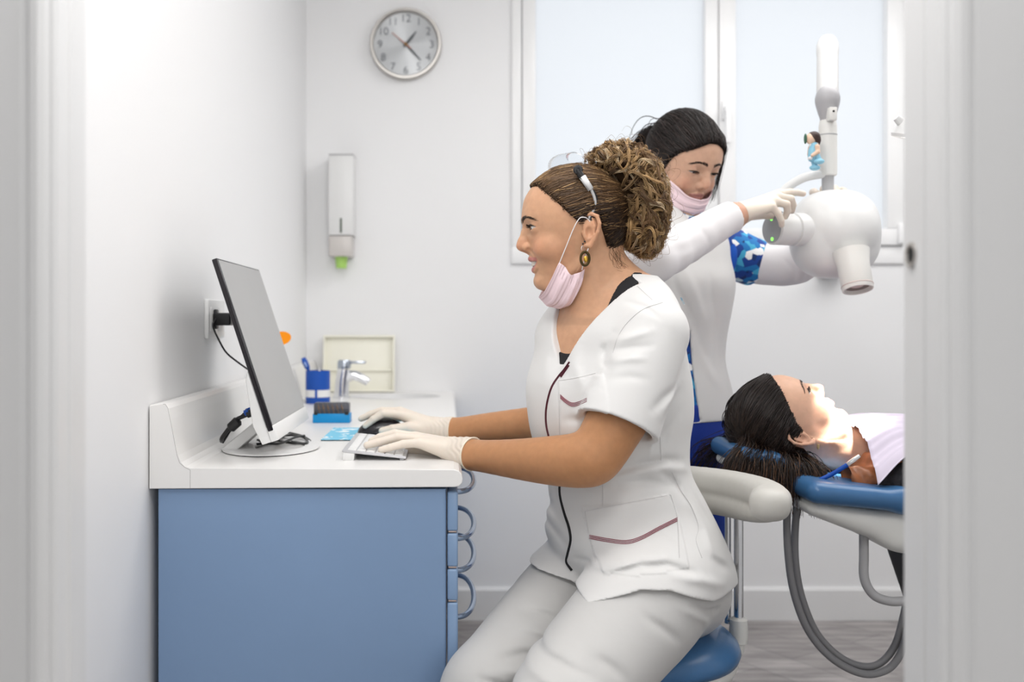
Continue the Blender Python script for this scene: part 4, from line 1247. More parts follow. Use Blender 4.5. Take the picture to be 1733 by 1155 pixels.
_fz = [-106, -100, -94, -84, -73, -60, -46, -31, -15, 0, 12, 20, 32, 50, 70, 92]
_F = curve1(_fz, [50, 72, 81, 86.5, 86, 89, 94, 99, 100, 100, 101, 104, 107.5, 105.5, 102, 88])
_B = curve1([-106, -90, -60, -30, 0, 92], [28, 12, -8, -25, -30, -30])
_W = curve1([-106, -100, -90, -75, -60, -40, -20, 0, 20, 50, 92], [20, 29, 38, 46.5, 53, 59, 64, 67, 70, 72, 64])
_C = curve1([-106, -90, -60, -30, 0, 92], [36, 27, 14, 8, 8, 8])
def face_block(u, v, w):
    z = np.clip(w, -106, 92); c = _C(z); du = u - c
    A = np.where(du > 0, _F(z) - c, c - _B(z)); W = _W(z)
    n = 2.25
    q = ((np.abs(du) / A) ** n + (v / W) ** n) ** (1 / n)
    d = (q - 1) * np.minimum(A, W)
    return smax(smax(d, w - 90, 8), -104 - w, 8)

def head_base(fr):
    return [fr.ell((11, 0, 38), (97, 76, 89), k=0), fr.op(face_block, (20, 0, -10), 150, 'u', 16)]

LIDZ = 12.0
def head_ops(fr, mouth='closed', up_lid=4.6, low_lid=3.4, neck=((-8, 0, -40, 48), (-30, 0, -150, 54)), lidz=LIDZ):
    o = head_base(fr)
    o.append(fr.ell((62, 43, -24), (24, 17, 20), k=16))                          # cheek
    o += fr.caps([((97, 6, 31), 9), ((93, 24, 34), 9), ((80, 42, 32), 9)], k=8)  # brow
    o += fr.caps([((74, 0, -85), 14), ((73, 9, -86), 13)], k=10)                # chin
    o += fr.caps([((8, 51, -52), 9), ((45, 42, -86), 7), ((66, 20, -95), 6)], k=10)   # jaw line
    o.append(fr.ell((116, 30, 10), (22, 17, 12), 's', 10))                       # eye socket
    o.append(fr.ell((86, 31.5, 12), (13.8, 13.8, 13.8), k=5))                    # lids over the eyeball
    def slot(u, v, w):
        t = np.clip((v - 31.5) / 14.5, -1, 1)
        hu, hl = up_lid * (1 - t * t), low_lid * (1 - t * t)
        zc = lidz + 1.2 * t
        return np.maximum(np.maximum(w - zc - hu, zc - hl - w), 80 - u) * 0.85
    o.append(fr.op(slot, (92, 31.5, lidz), 17, 's', 0.8))
    # nose
    o += fr.caps([((99, 0, 26), 5.5), ((105.5, 0, 5), 6.4), ((110.5, 0, -11), 7.8), ((113, 0, -18.5), 9.0)], k=8)
    o.append(fr.ell((101.5, 11, -22), (10, 6.3, 7.6), k=5))
    o += fr.caps([((110, 0, -24.5), 4.2), ((99, 0, -30), 4)], k=4)
    o.append(fr.ell((106.5, 6.2, -30.5), (5.8, 2.9, 5.5), 's', 1.5))
    if mouth == 'smile':
        o += fr.caps([((96.5, 0, -42.5), 3.8), ((95, 8, -42), 3.8), ((88.5, 18, -45.5), 3.4), ((80, 27, -47.5), 2.4)], k=4)
        o += fr.caps([((89, 0, -63.5), 5.0), ((87.5, 9, -62.5), 4.8), ((84, 18, -57.5), 3.8), ((79.5, 26.5, -49.5), 2.4)], k=4)
        def mouth_slot(u, v, w):
            t = np.clip(v / 26.0, 0, 1)
            top, bot = -47.3 - 0.8 * t, -47.8 - 10.6 * (1 - t ** 1.8)
            return np.maximum(np.maximum(np.maximum(w - top, bot - w), v - 26), 72 - u) * 0.9
        o.append(fr.op(mouth_slot, (92, 0, -53), 30, 's', 0.8))
        o += fr.caps([((101, 16, -27), 2.8), ((93.5, 29, -38), 3.0), ((85.5, 34, -52), 2.0)], 's', 5)   # smile line
        o.append(fr.ell((73, 38, -29), (16, 11, 12), k=11))
    else:
        o += fr.caps([((97.5, 0, -44.5), 4.2), ((95.5, 8, -44), 4.0), ((90, 16, -47), 3.2), ((84, 22.5, -49), 2)], k=4)
        o += fr.caps([((95.5, 0, -54), 5.0), ((93, 9, -53.5), 4.6), ((88, 16, -51.5), 3.4), ((84, 22.5, -49.3), 2)], k=4)
        o += fr.caps([((103, 0, -49.2), 0.9), ((100, 9, -48.6), 0.9), ((90, 22, -49.2), 0.7)], 's', 1.2)
    # ear
    hel = [((5, 73, 6), 2.6), ((9, 75, 18), 2.8), ((5, 79, 29), 3.0), ((-5, 83, 33), 3.2), ((-15, 87, 28), 3.3), ((-19, 89, 15), 3.2), ((-16, 88, 0), 3.0), ((-10, 84, -13), 3.2), ((-3, 80, -24), 4.6), ((4, 77, -24), 3.8)]
    o.append(fr.ell((-5, 78, 5), (14, 5.0, 30), k=3))
    o += fr.caps(hel, k=2.0)
    o += fr.caps([((-7, 82, 24), 2.2), ((-11, 83, 10), 2.8), ((-9, 82, -4), 2.8), ((-1, 80, -13), 2.8)], k=2)
    o.append(fr.ell((-1, 86, 0), (7, 8, 10.5), 's', 2.5))
    o.append(fr.ell((-4, 88, 21), (6, 6, 5), 's', 2.5))
    o += fr.caps([((7, 76, -1), 4.0), ((5, 78, -8), 3.2)], k=2.5)
    if neck:
        o += [fr.caps([(tuple(neck[0][:3]), neck[0][3]), (tuple(neck[1][:3]), neck[1][3])], k=12)[0]]
    return o

def lip_mask(fr, V, mouth):
    L = fr.locv(V); u, v, w = L[:, 0], np.abs(L[:, 1]), L[:, 2]
    if mouth == 'smile':
        top, bot, mw = -38.5 - 0.1 * v, -69 + 0.028 * v ** 2, 28
    else:
        top, bot, mw = -40.2 - 0.22 * v, -59.5 + 0.018 * v ** 2, 24
    s = lambda t: np.clip(t / 1.6 + 0.5, 0, 1)
    return s(top - w) * s(w - bot) * s(mw - v) * (u > 70)

def skin_colors(fr, V, base, lip, mouth, blush=(1.0, 0.86, 0.84)):
    C = np.tile(np.array(base, float), (len(V), 1))
    L = fr.locv(V); u, v, w = L[:, 0], np.abs(L[:, 1]), L[:, 2]
    ch = np.exp(-(((w + 24) / 22) ** 2 + ((v - 44) / 18) ** 2)) * (u > 20) + 0.8 * np.exp(-(((w + 18) / 12) ** 2 + (v / 14) ** 2)) * (u > 95) + 0.5 * np.exp(-(((u + 5) / 20) ** 2 + ((w) / 36) ** 2)) * (v > 77)
    C *= 1 + np.clip(ch, 0, 1)[:, None] * (np.array(blush) - 1)
    m = lip_mask(fr, V, mouth)[:, None]
    return C * (1 - m) + np.array(lip) * m

def eye(fr, side, gaze, parent, iris=(0.10, 0.045, 0.02), r=12.1, c=(86, 31.5, 12)):
    """one eyeball with iris and pupil"""
    n, m = 40, 48
    th = np.linspace(0, np.pi, n); ph = np.linspace(0, 2 * np.pi, m, endpoint=False)
    g = unit(gaze); a = unit(np.cross(g, [0.1, 0.2, 1])); b = np.cross(g, a)
    D = np.cos(th)[:, None, None] * g + np.sin(th)[:, None, None] * (np.cos(ph)[None, :, None] * a + np.sin(ph)[None, :, None] * b)
    bulge = 1 + 0.045 * np.exp(-(th / 0.42) ** 4)
    L = np.array([c[0], side * c[1], c[2]]) + r * D * bulge[:, None, None]
    V = fr.w(L.reshape(-1, 3))
    col = np.where(th[:, None] < 0.17, np.array([0.004, 0.004, 0.004]), np.where(th[:, None] < 0.47, np.array(iris), np.where(th[:, None] < 0.53, np.array(iris) * 0.3, np.array([0.74, 0.70, 0.67]))))
    C = np.repeat(col[:, None], m, 1).reshape(-1, 3)
    i = np.arange(n - 1)[:, None] * m; j = np.arange(m)[None]
    Q = np.stack([i + j, i + (j + 1) % m, i + m + (j + 1) % m, i + m + j], -1).reshape(-1, 4)
    return mesh_np('eye', V, Q, m_eye, parent, col=C)

def lcast(bvh, fr, v, z, lift=0.0, u0=200):
    o = Vector(fr.w(np.array([u0, v, z], float))); d = Vector(-fr.f)
    h = bvh.ray_cast(o, d)
    return None if h[0] is None else np.array(h[0]) + fr.f * lift

def brow(bvh, fr, side, pts, col, parent, n=90):
    pts = np.array(pts, float); pa = []
    P2 = np.array(smooth_path(pts, 12)); T = np.gradient(P2, axis=0)
    for i in range(n):
        j = rng.integers(0, len(P2)); t = unit(T[j]); nn = np.array([-t[1], t[0]])
        w = 3.1 * (1 - 0.55 * j / len(P2))
        s = P2[j] + nn * rng.uniform(-w, w); L = rng.uniform(5, 8); ang = rng.uniform(0.1, 0.7) * (1 - j / len(P2))
        dd = t * math.cos(ang) + nn * math.sin(ang)
        q = [lcast(bvh, fr, side * (s + dd * L * k / 3)[0], (s + dd * L * k / 3)[1], 0.0005 + 0.0003 * (k > 0)) for k in range(4)]
        if all(x is not None for x in q): pa.append(q)
    return strands('eyebrow', pa, 0.00033, np.tile(np.array(col), (len(pa), 1)), m_hair, parent)

def lashes(bvh, fr, side, parent, up_lid=4.6, lidz=LIDZ, thick=1.0, col=(0.012, 0.008, 0.006)):
    pts = []
    for k in range(13):
        t = -0.92 + 1.84 * k / 12
        z = lidz + 1.2 * t + (up_lid * (1 - t * t) + 0.7)
        p = lcast(bvh, fr, side * (31.5 + 14.5 * t), z, 0.0006)
        if p is not None: pts.append(p)
    bm = BM(); add_tube(bm, pts, [thick * (0.0003 + 0.0005 * math.sin(math.pi * k / (len(pts) - 1))) for k in range(len(pts))], 6)
    for k in range(1, len(pts) - 1):
        for q in range(2):
            s = pts[k] + (pts[k + 1] - pts[k]) * q * 0.5
            add_tube(bm, [s, s + fr.f * 0.004 + fr.l * side * 0.0012 - fr.u * 0.0012, s + fr.f * 0.0072 + fr.l * side * 0.003 + fr.u * 0.0002], [0.0003 * thick, 0.0002 * thick, 0.0001], 4)
    return obj('eyelash', bm, mat('lash', col, 0.6), parent)

def hand_ops(wrist, wr, mcp, fing, thumb, sc=1.0, grow=0.0):
    """palm from the wrist to four knuckles, four separate fingers and a thumb; all points in the room"""
    o = []
    for i, m in enumerate(mcp):
        off = np.array(wrist) + (np.array(m) - np.mean(mcp, 0)) * 0.35
        o.append(cap(off, m, wr * 0.82 + grow, (0.0112 - 0.0006 * i) * sc + grow, k=0.010))
    rads = [(0.0095, 0.0086, 0.0076, 0.0066), (0.0096, 0.0087, 0.0077, 0.0066), (0.0092, 0.0083, 0.0073, 0.0063), (0.0082, 0.0073, 0.0065, 0.0057)]
    for m, f, r in zip(mcp, fing, rads):
        pts = [m] + list(f)
        for j in range(3):
            o.append(cap(pts[j], pts[j + 1], r[j] * sc + grow, r[j + 1] * sc + grow, k=0.0045 if j == 0 else 0.0015))
    tr = (0.0150, 0.0118, 0.0098, 0.0078)
    for j in range(3):
        o.append(cap(thumb[j], thumb[j + 1], tr[j] * sc + grow, tr[j + 1] * sc + grow, k=0.008 if j == 0 else 0.002))
    return o

def bounds(ops, pad=0.008):
    return np.min([o.lo for o in ops], 0) - pad, np.max([o.hi for o in ops], 0) + pad

def ell_slerp(fr, a, b, n, off, c=(11, 0, 38), r=(97, 76, 89), lift=None):
    """hair lying over the skull from a to b (local mm): follows the cranium"""
    c, r = np.array(c, float), np.array(r, float)
    ua, ub = unit((np.array(a) - c) / r), unit((np.array(b) - c) / r)
    om = math.acos(np.clip(ua @ ub, -1, 1)); t = np.linspace(0, 1, n)[:, None]
    D = (np.sin((1 - t) * om) * ua + np.sin(t * om) * ub) / max(math.sin(om), 1e-6)
    o = off if lift is None else off + lift
    rr = r + (np.asarray(o).reshape(-1, 1) if np.ndim(o) else o)
    return c + D * rr

def scalp_points(fr, zone, n, sgn, frac, edge=14.0, over=-.5):
    """random roots on the scalp, denser along the hairline; frac of them on the side sgn"""
    out = []; c, r = np.array([11, 0, 38.0]), np.array([97, 76, 89.0])
    while len(out) < n:
        D = rng.normal(size=(4000, 3)); D /= np.linalg.norm(D, axis=1, keepdims=True)
        p = c + D * r; s = zone(p[:, 0], np.abs(p[:, 1]), p[:, 2])
        ok = (s < over) & ((s > -edge) | (rng.random(len(s)) < .30))
        ok &= np.where(np.sign(p[:, 1]) == sgn, rng.random(len(s)) < frac, rng.random(len(s)) < 1 - frac)
        out += list(p[ok])
    return out[:n]
def drape(bvh, fr, W, lift):
    """keep the strand points W at least lift outside the hair's base"""
    c = np.array(fr.w(np.array([0.0, 0, 30]))); o = []
    for p, l in zip(W, np.broadcast_to(lift, len(W))):
        v = p - c; L = np.linalg.norm(v); v = v / L
        h = bvh.ray_cast(Vector(c + v * .25), Vector(-v))
        if h[0] is not None:
            m = np.linalg.norm(np.array(h[0]) - c) + l
            p = c + v * max(L, m)
        o.append(p)
    return np.array(o)

m_hair_cap = mat('hair_base', (0.05, 0.03, 0.02), 0.85, attr=True, spec=0.12)
m_hair = mat('hair', (0.05, 0.03, 0.02), 0.42, attr=True, spec=0.4)
m_eye = mat('eye', (0.8, 0.8, 0.8), 0.08, attr=True, coat=0.6)
m_skin = mat('skin', (0.6, 0.36, 0.22), 0.48, attr=True, sss=0.15, spec=0.38, bump=(420, 0.06), noise=(75, .055))
m_glove = mat('latex_glove', rgb(224, 213, 200), 0.45, sss=0.1, bump=(240, 0.06))
m_glove_rim = mat('glove_rim', rgb(240, 232, 214), 0.4)
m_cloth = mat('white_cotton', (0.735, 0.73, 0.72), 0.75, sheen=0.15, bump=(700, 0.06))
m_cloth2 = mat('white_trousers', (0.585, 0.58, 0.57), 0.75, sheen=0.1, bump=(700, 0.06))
m_mask = mat('mask_pink', rgb(243, 218, 224), 0.85)
m_strap = mat('mask_strap', (0.84, 0.81, 0.81), 0.7)
m_tank = mat('black_cotton', (0.010, 0.010, 0.012), 0.8)
m_tooth = mat('tooth', (0.82, 0.78, 0.70), 0.2)
m_wine = mat('wine_zip', rgb(74, 18, 34), 0.5)
m_thread = mat('wine_thread', rgb(140, 62, 78), 0.7)

# ================================================================== the seated woman
# ---- body
f1 = Fr((-1, 0, 0), (0, 0, 1)); f1.put((0, 0, 0), P(985, 400, 1.85))
TF = np.array([-0.819, -0.574]); TL = np.array([0.574, -0.819])
rows = [(1.205, .335, .055, .060), (1.18, .325, .075, .10), (1.142, .312, .092, .140), (1.1035, .302, .105, .155), (1.0596, .302, .115, .158), (1.0046, .301, .138, .160), (.9497, .304, .144, .155),
        (.8947, .306, .137, .145), (.8398, .319, .126, .137), (.7848, .336, .133, .150), (.7299, .345, .148, .168), (.6749, .360, .142, .166), (.60, .375, .115, .160)]
rows = [(z, x, 1.87, a, b) for z, x, a, b in rows]
near_arm = [(P(1105, 578, 1.745), .043), (P(1080, 640, 1.725), .044), (P(1055, 690, 1.712), .0490), (P(1012, 766, 1.70), .0430), (P(985, 779, 1.705), .0415), (P(935, 780, 1.735), .0385), (P(870, 777, 1.79), .0320), (P(805, 771, 1.865), .0255), (P(785, 767, 1.888), .0222), (P(770, 764, 1.905), .0200)]
far_arm = [(P(948, 590, 2.0), .048), (P(962, 670, 2.05), .046), (P(957, 722, 2.09), .040), (P(905, 719, 2.16), .0355), (P(830, 724, 2.215), .030), (P(775, 727, 2.262), .0228), (P(757, 726.5, 2.275), .0195), (P(742, 726, 2.282), .0185)]
near_leg = [(P(1118, 990, 1.76), .102), (P(1032, 1092, 1.65), .086), (P(978, 1157, 1.58), .076), (P(930, 1232, 1.50), .066), (np.array([.17, 1.47, .40]), .062), (np.array([.23, 1.52, .10]), .045)]
far_leg = [(P(995, 985, 1.97), .100), (P(910, 1072, 1.83), .081), (P(845, 1150, 1.72), .071), (P(822, 1182, 1.69), .067), (np.array([.065, 1.70, .40]), .060), (np.array([.10, 1.74, .10]), .045)]
pelvis = (P(1113, 990, 1.87), (.114, .147, .102), np.array([[TF[0], TF[1], 0], [TL[0], TL[1], 0], [0, 0, 1]]))
hL = dict(wrist=P(768, 763, 1.907), wr=.0235,
          mcp=[P(703, 741, 1.967), P(704, 741, 1.946), P(706, 744, 1.922), P(709, 750, 1.898)],
          fing=[(P(672, 737, 1.975), P(655, 742, 1.977), P(643, 749, 1.977)), (P(668, 735, 1.942), P(643, 741, 1.940), P(629, 747, 1.938)),
                (P(671, 741, 1.914), P(640, 749, 1.910), P(621, 754, 1.908)), (P(682, 752, 1.890), P(660, 758, 1.887), P(645, 762, 1.886))],
          thumb=[P(748, 760, 1.945), P(715, 762, 1.975), P(690, 764, 1.988), P(672, 766, 1.99)])
hR = dict(wrist=P(737, 725, 2.283), wr=.0225,
          mcp=[P(677, 702, 2.278), P(677, 697, 2.302), P(680, 700, 2.326), P(686, 706, 2.346)],
          fing=[(P(648, 700, 2.268), P(632, 710, 2.265), P(619, 721, 2.265)), (P(646, 696, 2.302), P(627, 702, 2.302), P(611, 709, 2.302)),
                (P(652, 704, 2.334), P(638, 713, 2.338), P(630, 722, 2.340)), (P(663, 711, 2.356), P(653, 719, 2.359), P(647, 726, 2.361))],
          thumb=[P(718, 728, 2.268), P(690, 724, 2.252), P(664, 727, 2.246), P(647, 730, 2.246)])
thin = lambda c, g: [(p, r - g) for p, r in c]
head = head_ops(f1, 'smile', 5.4, 3.8)
body = head + [loft_z([r for r in rows if r[0] > .66], TF, -0.010, k=0.02)]
body += chain([(P(1020, 440, 1.855), .040), (P(1046, 492, 1.86), .046), (P(1098, 560, 1.77), .042)], .03)
body += chain([(P(1010, 470, 1.87), .042), (P(955, 560, 1.99), .045)], .03)
body += chain(near_arm, .012, sub=4) + chain(far_arm, .012, sub=4)
body += hand_ops(**hL, grow=-.003) + hand_ops(**hR, grow=-.003)
body += [ell(pelvis[0], (.098, .130, .088), pelvis[2], k=.03)] + chain(thin(near_leg, .010), .02, sub=3) + chain(thin(far_leg, .010), .02, sub=3)
body += chain([(np.array([.23, 1.52, .09]), .038), (np.array([.13, 1.45, .04]), .03)], .02) + chain([(np.array([.10, 1.74, .09]), .038), (np.array([0.0, 1.66, .04]), .03)], .02)
bxs = [((.10, 1.745, 1.12), (.385, 1.955, 1.43), .0013), ((.10, 1.71, 1.00), (.43, 2.02, 1.12), .0024),
       ((-.20, 1.855, .845), (.02, 2.03, .935), .0014), ((-.24, 2.21, .845), (.0, 2.40, .985), .0016)]

big = solid(body, (-.08, 1.38, .0), (.56, 2.33, 1.26), .0045, 2, skip=[(b[0], b[1]) for b in bxs[:2]])
parts = [big]
for i, (lo, hi, res) in enumerate(bxs[:2]): parts.append(solid(body, lo, hi, res, 2))
V, Q = merge(*parts)
skin1 = (0.60, 0.340, 0.205); lip1 = (0.50, 0.20, 0.17)
C = skin_colors(f1, V, skin1, lip1, 'smile')
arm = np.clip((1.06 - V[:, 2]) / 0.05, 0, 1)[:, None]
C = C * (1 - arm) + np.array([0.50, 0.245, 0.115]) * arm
woman = mesh_np('person', V, Q, m_skin, None, col=C)
tag(woman, 'seated woman in white tunic with curly tied-up hair, typing at the keyboard', 'person')
hv, hq = parts[1]
bv1 = BVHTree.FromPolygons([Vector(v) for v in hv], hq.tolist())
for s in (1, -1):
    eye(f1, s, (0.93, 0.0, -0.30), woman)
    brow(bv1, f1, s, [(8, 25), (20, 30), (33, 31.5), (47, 27)], (0.035, 0.02, 0.012), woman, 130)
    lashes(bv1, f1, s, woman, 5.4, thick=1.25)
# teeth
bm = BM()
for k in range(-4, 5):
    a = k * 0.235; rr = 36
    cu, cv = 55 + rr * math.cos(a) - 1.2 * abs(a), 27 * math.sin(a)
    M4 = Matrix.Translation(Vector(f1.w(np.array([cu, cv, -51.0])))) @ Matrix.Rotation(-a, 4, 'Z')
    w = 4.0 if abs(k) < 2 else 3.4
    add_box(bm, (-.0025, -w * .001, -.0048 if abs(k) < 2 else -.0040), (.0025, w * .001, .006), .0012, 2, M=M4)
obj('teeth', bm, m_tooth, woman)

# ---- hair: scalp cap, combed strands, curly bunch
hair_zone = [(100, 92), (86, 88), (74, 74), (60, 60), (44, 44), (30, 30), (15, 18), (9, 30), (2, 37), (-10, 38), (-22, 32), (-26, 8), (-38, -20), (-52, -35), (-58, -42), (-120, -42), (-120, 160), (120, 160)]
ops = head_base(f1)
ops.append(Op(lambda F, x, y, z: F - 0.0045, None, None, 'f'))
def zone1(x, y, z):
    u, v, w = f1.loc(x, y, z)
    return poly_sd(hair_zone, u + 0 * v, w + 0 * u) * 0.001
ops.append(Op(zone1, None, None, 'i', 0.006))
V, Q = solid(ops, (.14, 1.75, 1.22), (.36, 1.95, 1.43), .0022, 2)
bh1 = BVHTree.FromPolygons([Vector(v) for v in V], Q.tolist())
hair = mesh_np('hair', V, Q, m_hair_cap, woman, col=np.tile([0.035, 0.020, 0.011], (len(V), 1)))
tie = np.array([-70.0, 0, 58.0])
pa, co = [], []
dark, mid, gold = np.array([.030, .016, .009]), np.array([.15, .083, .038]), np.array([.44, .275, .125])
z1 = lambda u, v, w: poly_sd(hair_zone, u, w)
for p in scalp_points(f1, z1, 2400, -1 if f1.l[1] > 0 else 1, .68, 14, 1.8):
    n = 16; t = np.linspace(0, 1, n)
    end = tie + rng.normal(0, 9, 3)
    L = ell_slerp(f1, p, end, n, rng.uniform(4, 8))
    L += np.cumsum(rng.normal(0, .6, (n, 3)), 0) * np.linspace(0, 1, n)[:, None]
    pa.append(drape(bh1, f1, f1.w(L), rng.uniform(.0003, .0035) * np.sin(np.pi * np.clip(t, .03, .97)) ** .5))
    fr_ = np.clip((p[2] - 30) / 70, 0, 1)
    c = dark * (1 - fr_) + mid * fr_ if rng.random() < .8 else (mid if rng.random() < .7 else gold)
    co.append(c * rng.uniform(.6, 1.3))
strands('combed_hair', pa, rng.uniform(.00045, .0009, len(pa)), co, m_hair, hair)
# solid heart of the bunch, then the curls
bunch = [(1002, 266), (1028, 251), (1057, 247), (1085, 255), (1107, 275), (1120, 305), (1126, 345), (1123, 385), (1113, 415), (1099, 428), (1080, 424), (1060, 412), (1046, 395), (1042, 365), (1034, 335), (1018, 308), (1006, 288)]
bq = np.array([P(x, y, 1.85)[[0, 2]] for x, y in bunch])
def thick(sd): return .066 * np.sqrt(np.clip(1 - (1 - np.clip(sd / .050, 0, 1)) ** 2, 0, 1))
def core(x, y, z):
    sd = -poly_sd(bq, x + 0 * z, z + 0 * x) - .008
    w = .004 * np.sin(150 * x + 70 * z) * np.sin(130 * z + 3 * np.sin(60 * y))
    return np.where(sd > 0, np.abs(y - 1.85) - .86 * thick(sd), np.abs(y - 1.85) - sd) * .7 + w
V, Q = solid([Op(core, (.25, 1.77, 1.24), (.42, 1.93, 1.46), 'u', 0)], (.24, 1.76, 1.23), (.43, 1.94, 1.47), .003, 2)
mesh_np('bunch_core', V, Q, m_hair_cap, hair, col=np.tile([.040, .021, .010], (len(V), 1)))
pa, co = [], []
tz = P(1032, 338, 1.85)[[0, 2]]
cand = rng.uniform(bq.min(0), bq.max(0), (9000, 2))
cand = cand[poly_sd(bq, cand[:, 0], cand[:, 1]) < -.001]
rr_ = []
for i in range(300):
    q = cand[i % len(cand)].copy(); near = rng.random() < .76; lay = rng.uniform(.80, 1.06); side_ = -1 if near else 1
    n = 30; pts = []; L = rng.uniform(.045, .11); st = L / n; wob = rng.normal(0, .5); wf = rng.uniform(1, 3.5); ph = rng.uniform(0, 6.3)
    for k in range(n):
        rad = q - tz; rad /= np.linalg.norm(rad) + 1e-6
        g = np.clip((q[0] - tz[0]) / .06, 0, 1.0) * (.40 + .85 * k / n)
        dr = rad * (1 - .35 * g) + np.array([.10, -1.0]) * g
        a = wob + .7 * math.sin(wf * k / n * 3 + ph); dr = np.array([dr[0] * math.cos(a) - dr[1] * math.sin(a), dr[0] * math.sin(a) + dr[1] * math.cos(a)])
        q = q + dr / (np.linalg.norm(dr) + 1e-6) * st
        sd = -poly_sd(bq, q[0:1], q[1:2])[0]
        if sd < -.006: q = q - (q - bq.mean(0)) * .05
        pts.append((q[0], 1.85 + side_ * lay * (thick(np.array(max(sd, 0.0))) + .002), q[1]))
    base = np.array(pts); tl = np.linspace(0, 1, n)
    r = rng.uniform(.003, .0085); turns = rng.uniform(.8, 2.4)
    a1 = unit(rng.normal(size=3)); a2 = unit(np.cross(a1, rng.normal(size=3)))
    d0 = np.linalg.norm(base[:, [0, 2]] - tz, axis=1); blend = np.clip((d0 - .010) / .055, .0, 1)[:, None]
    h = rng.random(); tone = gold * rng.uniform(.65, 1.3) if h < .62 else (mid * rng.uniform(.6, 1.4) if h < .90 else np.array([.68, .52, .33]))
    for s_ in range(rng.integers(7, 15)):
        w = 2 * np.pi * turns * tl + ph + rng.normal(0, .22); o1 = rng.normal(0, .0013, 3); o2 = rng.normal(0, .0026, 3)
        pa.append(base + (np.cos(w) * r * rng.uniform(.85, 1.1))[:, None] * a1 + (np.sin(w) * r)[:, None] * a2 + o1 + tl[:, None] ** 2 * o2)
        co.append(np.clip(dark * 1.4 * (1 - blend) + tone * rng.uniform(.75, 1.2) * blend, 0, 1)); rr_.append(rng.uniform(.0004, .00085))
for i in range(120):                                            # frizz standing off the outline
    q = bq[rng.integers(0, len(bq) - 6)] + rng.normal(0, .010, 2); n = 30; tl = np.linspace(0, 1, n)[:, None]; rad = unit(q - tz); tn = np.array([-rad[1], rad[0]]) * rng.choice([-1, 1])
    pth = q - rad * .012 + rad * np.sin(tl * np.pi) * rng.uniform(.012, .024) + tn * tl * rng.uniform(.01, .04)
    pa.append(np.stack([pth[:, 0], np.full(n, 1.85 + rng.normal(0, .03)), pth[:, 1]], 1) + .002 * np.sin(tl * rng.uniform(6, 14)) * unit(rng.normal(size=3))); co.append(np.repeat((mid * rng.uniform(.8, 1.8))[None], n, 0)); rr_.append(.00028)
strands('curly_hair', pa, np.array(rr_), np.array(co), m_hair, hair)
# flyaways on the crown and wisps at the nape
pa, co = [], []
for i in range(60):
    L = np.array([rng.uniform(-60, 92), rng.uniform(-40, 40), 0]); g = 1 - ((L[0] - 11) / 97) ** 2 - (L[1] / 76) ** 2
    if g < .03: continue
    L[2] = 38 + 91 * math.sqrt(g)
    n = 10; t = np.linspace(0, 1, n)[:, None]
    pa.append(f1.w(L + t * np.array([-26, rng.normal(0, 8), 4]) + np.sin(t * np.pi) * np.array([0, 0, rng.uniform(3, 12)]))); co.append(mid)
pa = [np.array(smooth_path(list(p), 2))[np.linspace(0, (len(p) - 1) * 2, 14).astype(int)] for p in pa]
strands('flyaway_hair', pa, .00035, co, m_hair, hair)
pa, co = [], []
for i in range(90):
    x0, y0 = rng.uniform(1018, 1046), rng.uniform(400, 440); n = 14; t = np.linspace(0, 1, n)
    d_ = 1.85 - rng.uniform(.0, .045)
    pa.append(np.array([P(x0 + s * rng.uniform(4, 12) + 10 * s * s + 3 * math.sin(5 * s + i), y0 + 38 * s + 4 * math.sin(4 * s + 2 * i), d_) for s in t])); co.append(mid * rng.uniform(.5, 1.4))
pa = [np.array(smooth_path(list(p), 2))[np.linspace(0, (len(p) - 1) * 2, 14).astype(int)] for p in pa]
strands('nape_hair', pa, .00035, co, m_hair, hair)

# ---- tunic
def hem_cut(x, y, z):
    X = lambda l, d: [P(q, 0, d)[0] for q in l]; Z = lambda l, d: [P(0, q, d)[2] for q in l]
    xn, yn = [900, 950, 972, 980, 996, 1065, 1113, 1146, 1195, 1250], [975, 975, 985, 994, 988, 971, 975, 988, 1006, 1007]
    xf, yf = [880, 896, 925, 954, 970, 1000, 1250], [945, 945, 950, 957, 967, 975, 1000]
    zn = np.interp(x, X(xn, 1.72), Z(yn, 1.72)); zf = np.interp(x, X(xf, 1.93), Z(yf, 1.93))
    lat = (x - .35) * TL[0] + (y - 1.87) * TL[1]
    w = np.clip((lat + .02) / .04, 0, 1)
    return z - (zf * (1 - w) + zn * w)
def vcut(x, y, z):
    dx, dy = x - .305, y - 1.87
    fw = dx * TF[0] + dy * TF[1]; lat = dx * TL[0] + dy * TL[1]
    return np.maximum(np.maximum(np.abs(lat) - (.006 + np.maximum(z - 1.043, 0) * .60), 1.043 - z), .015 - fw)
slN = [P(1108, 566, 1.745), P(1044, 727, 1.70)]; slF = [P(950, 578, 2.0), P(940, 700, 2.07)]
tunic_ops = [loft_z(rows, TF, 0.0, k=0.02)]
tunic_ops += chain([(P(1075, 512, 1.82), .036), (P(1102, 554, 1.765), .048)], .03) + chain([(P(985, 520, 1.93), .040), (P(955, 565, 1.985), .048)], .04)
wide = lambda c, g: [(p, r + g) for p, r in c]
tunic_ops += [ell(pelvis[0] + np.array([0, 0, .012]), (.120, .156, .112), pelvis[2], k=.03)] + chain(wide(near_leg[:2], .0095), .03, sub=3) + chain(wide(far_leg[:2], .0095), .03, sub=3)
nN = unit(slN[1] - slN[0]); cN = P(1045, 721, 1.70)
nF = unit(np.array([-.25, .1, -1.0])); cF = P(915, 688, 2.06)
def plane(c, n, k=.0012): return Op(lambda x, y, z: (x - c[0]) * n[0] + (y - c[1]) * n[1] + (z - c[2]) * n[2], None, None, 'i', k)
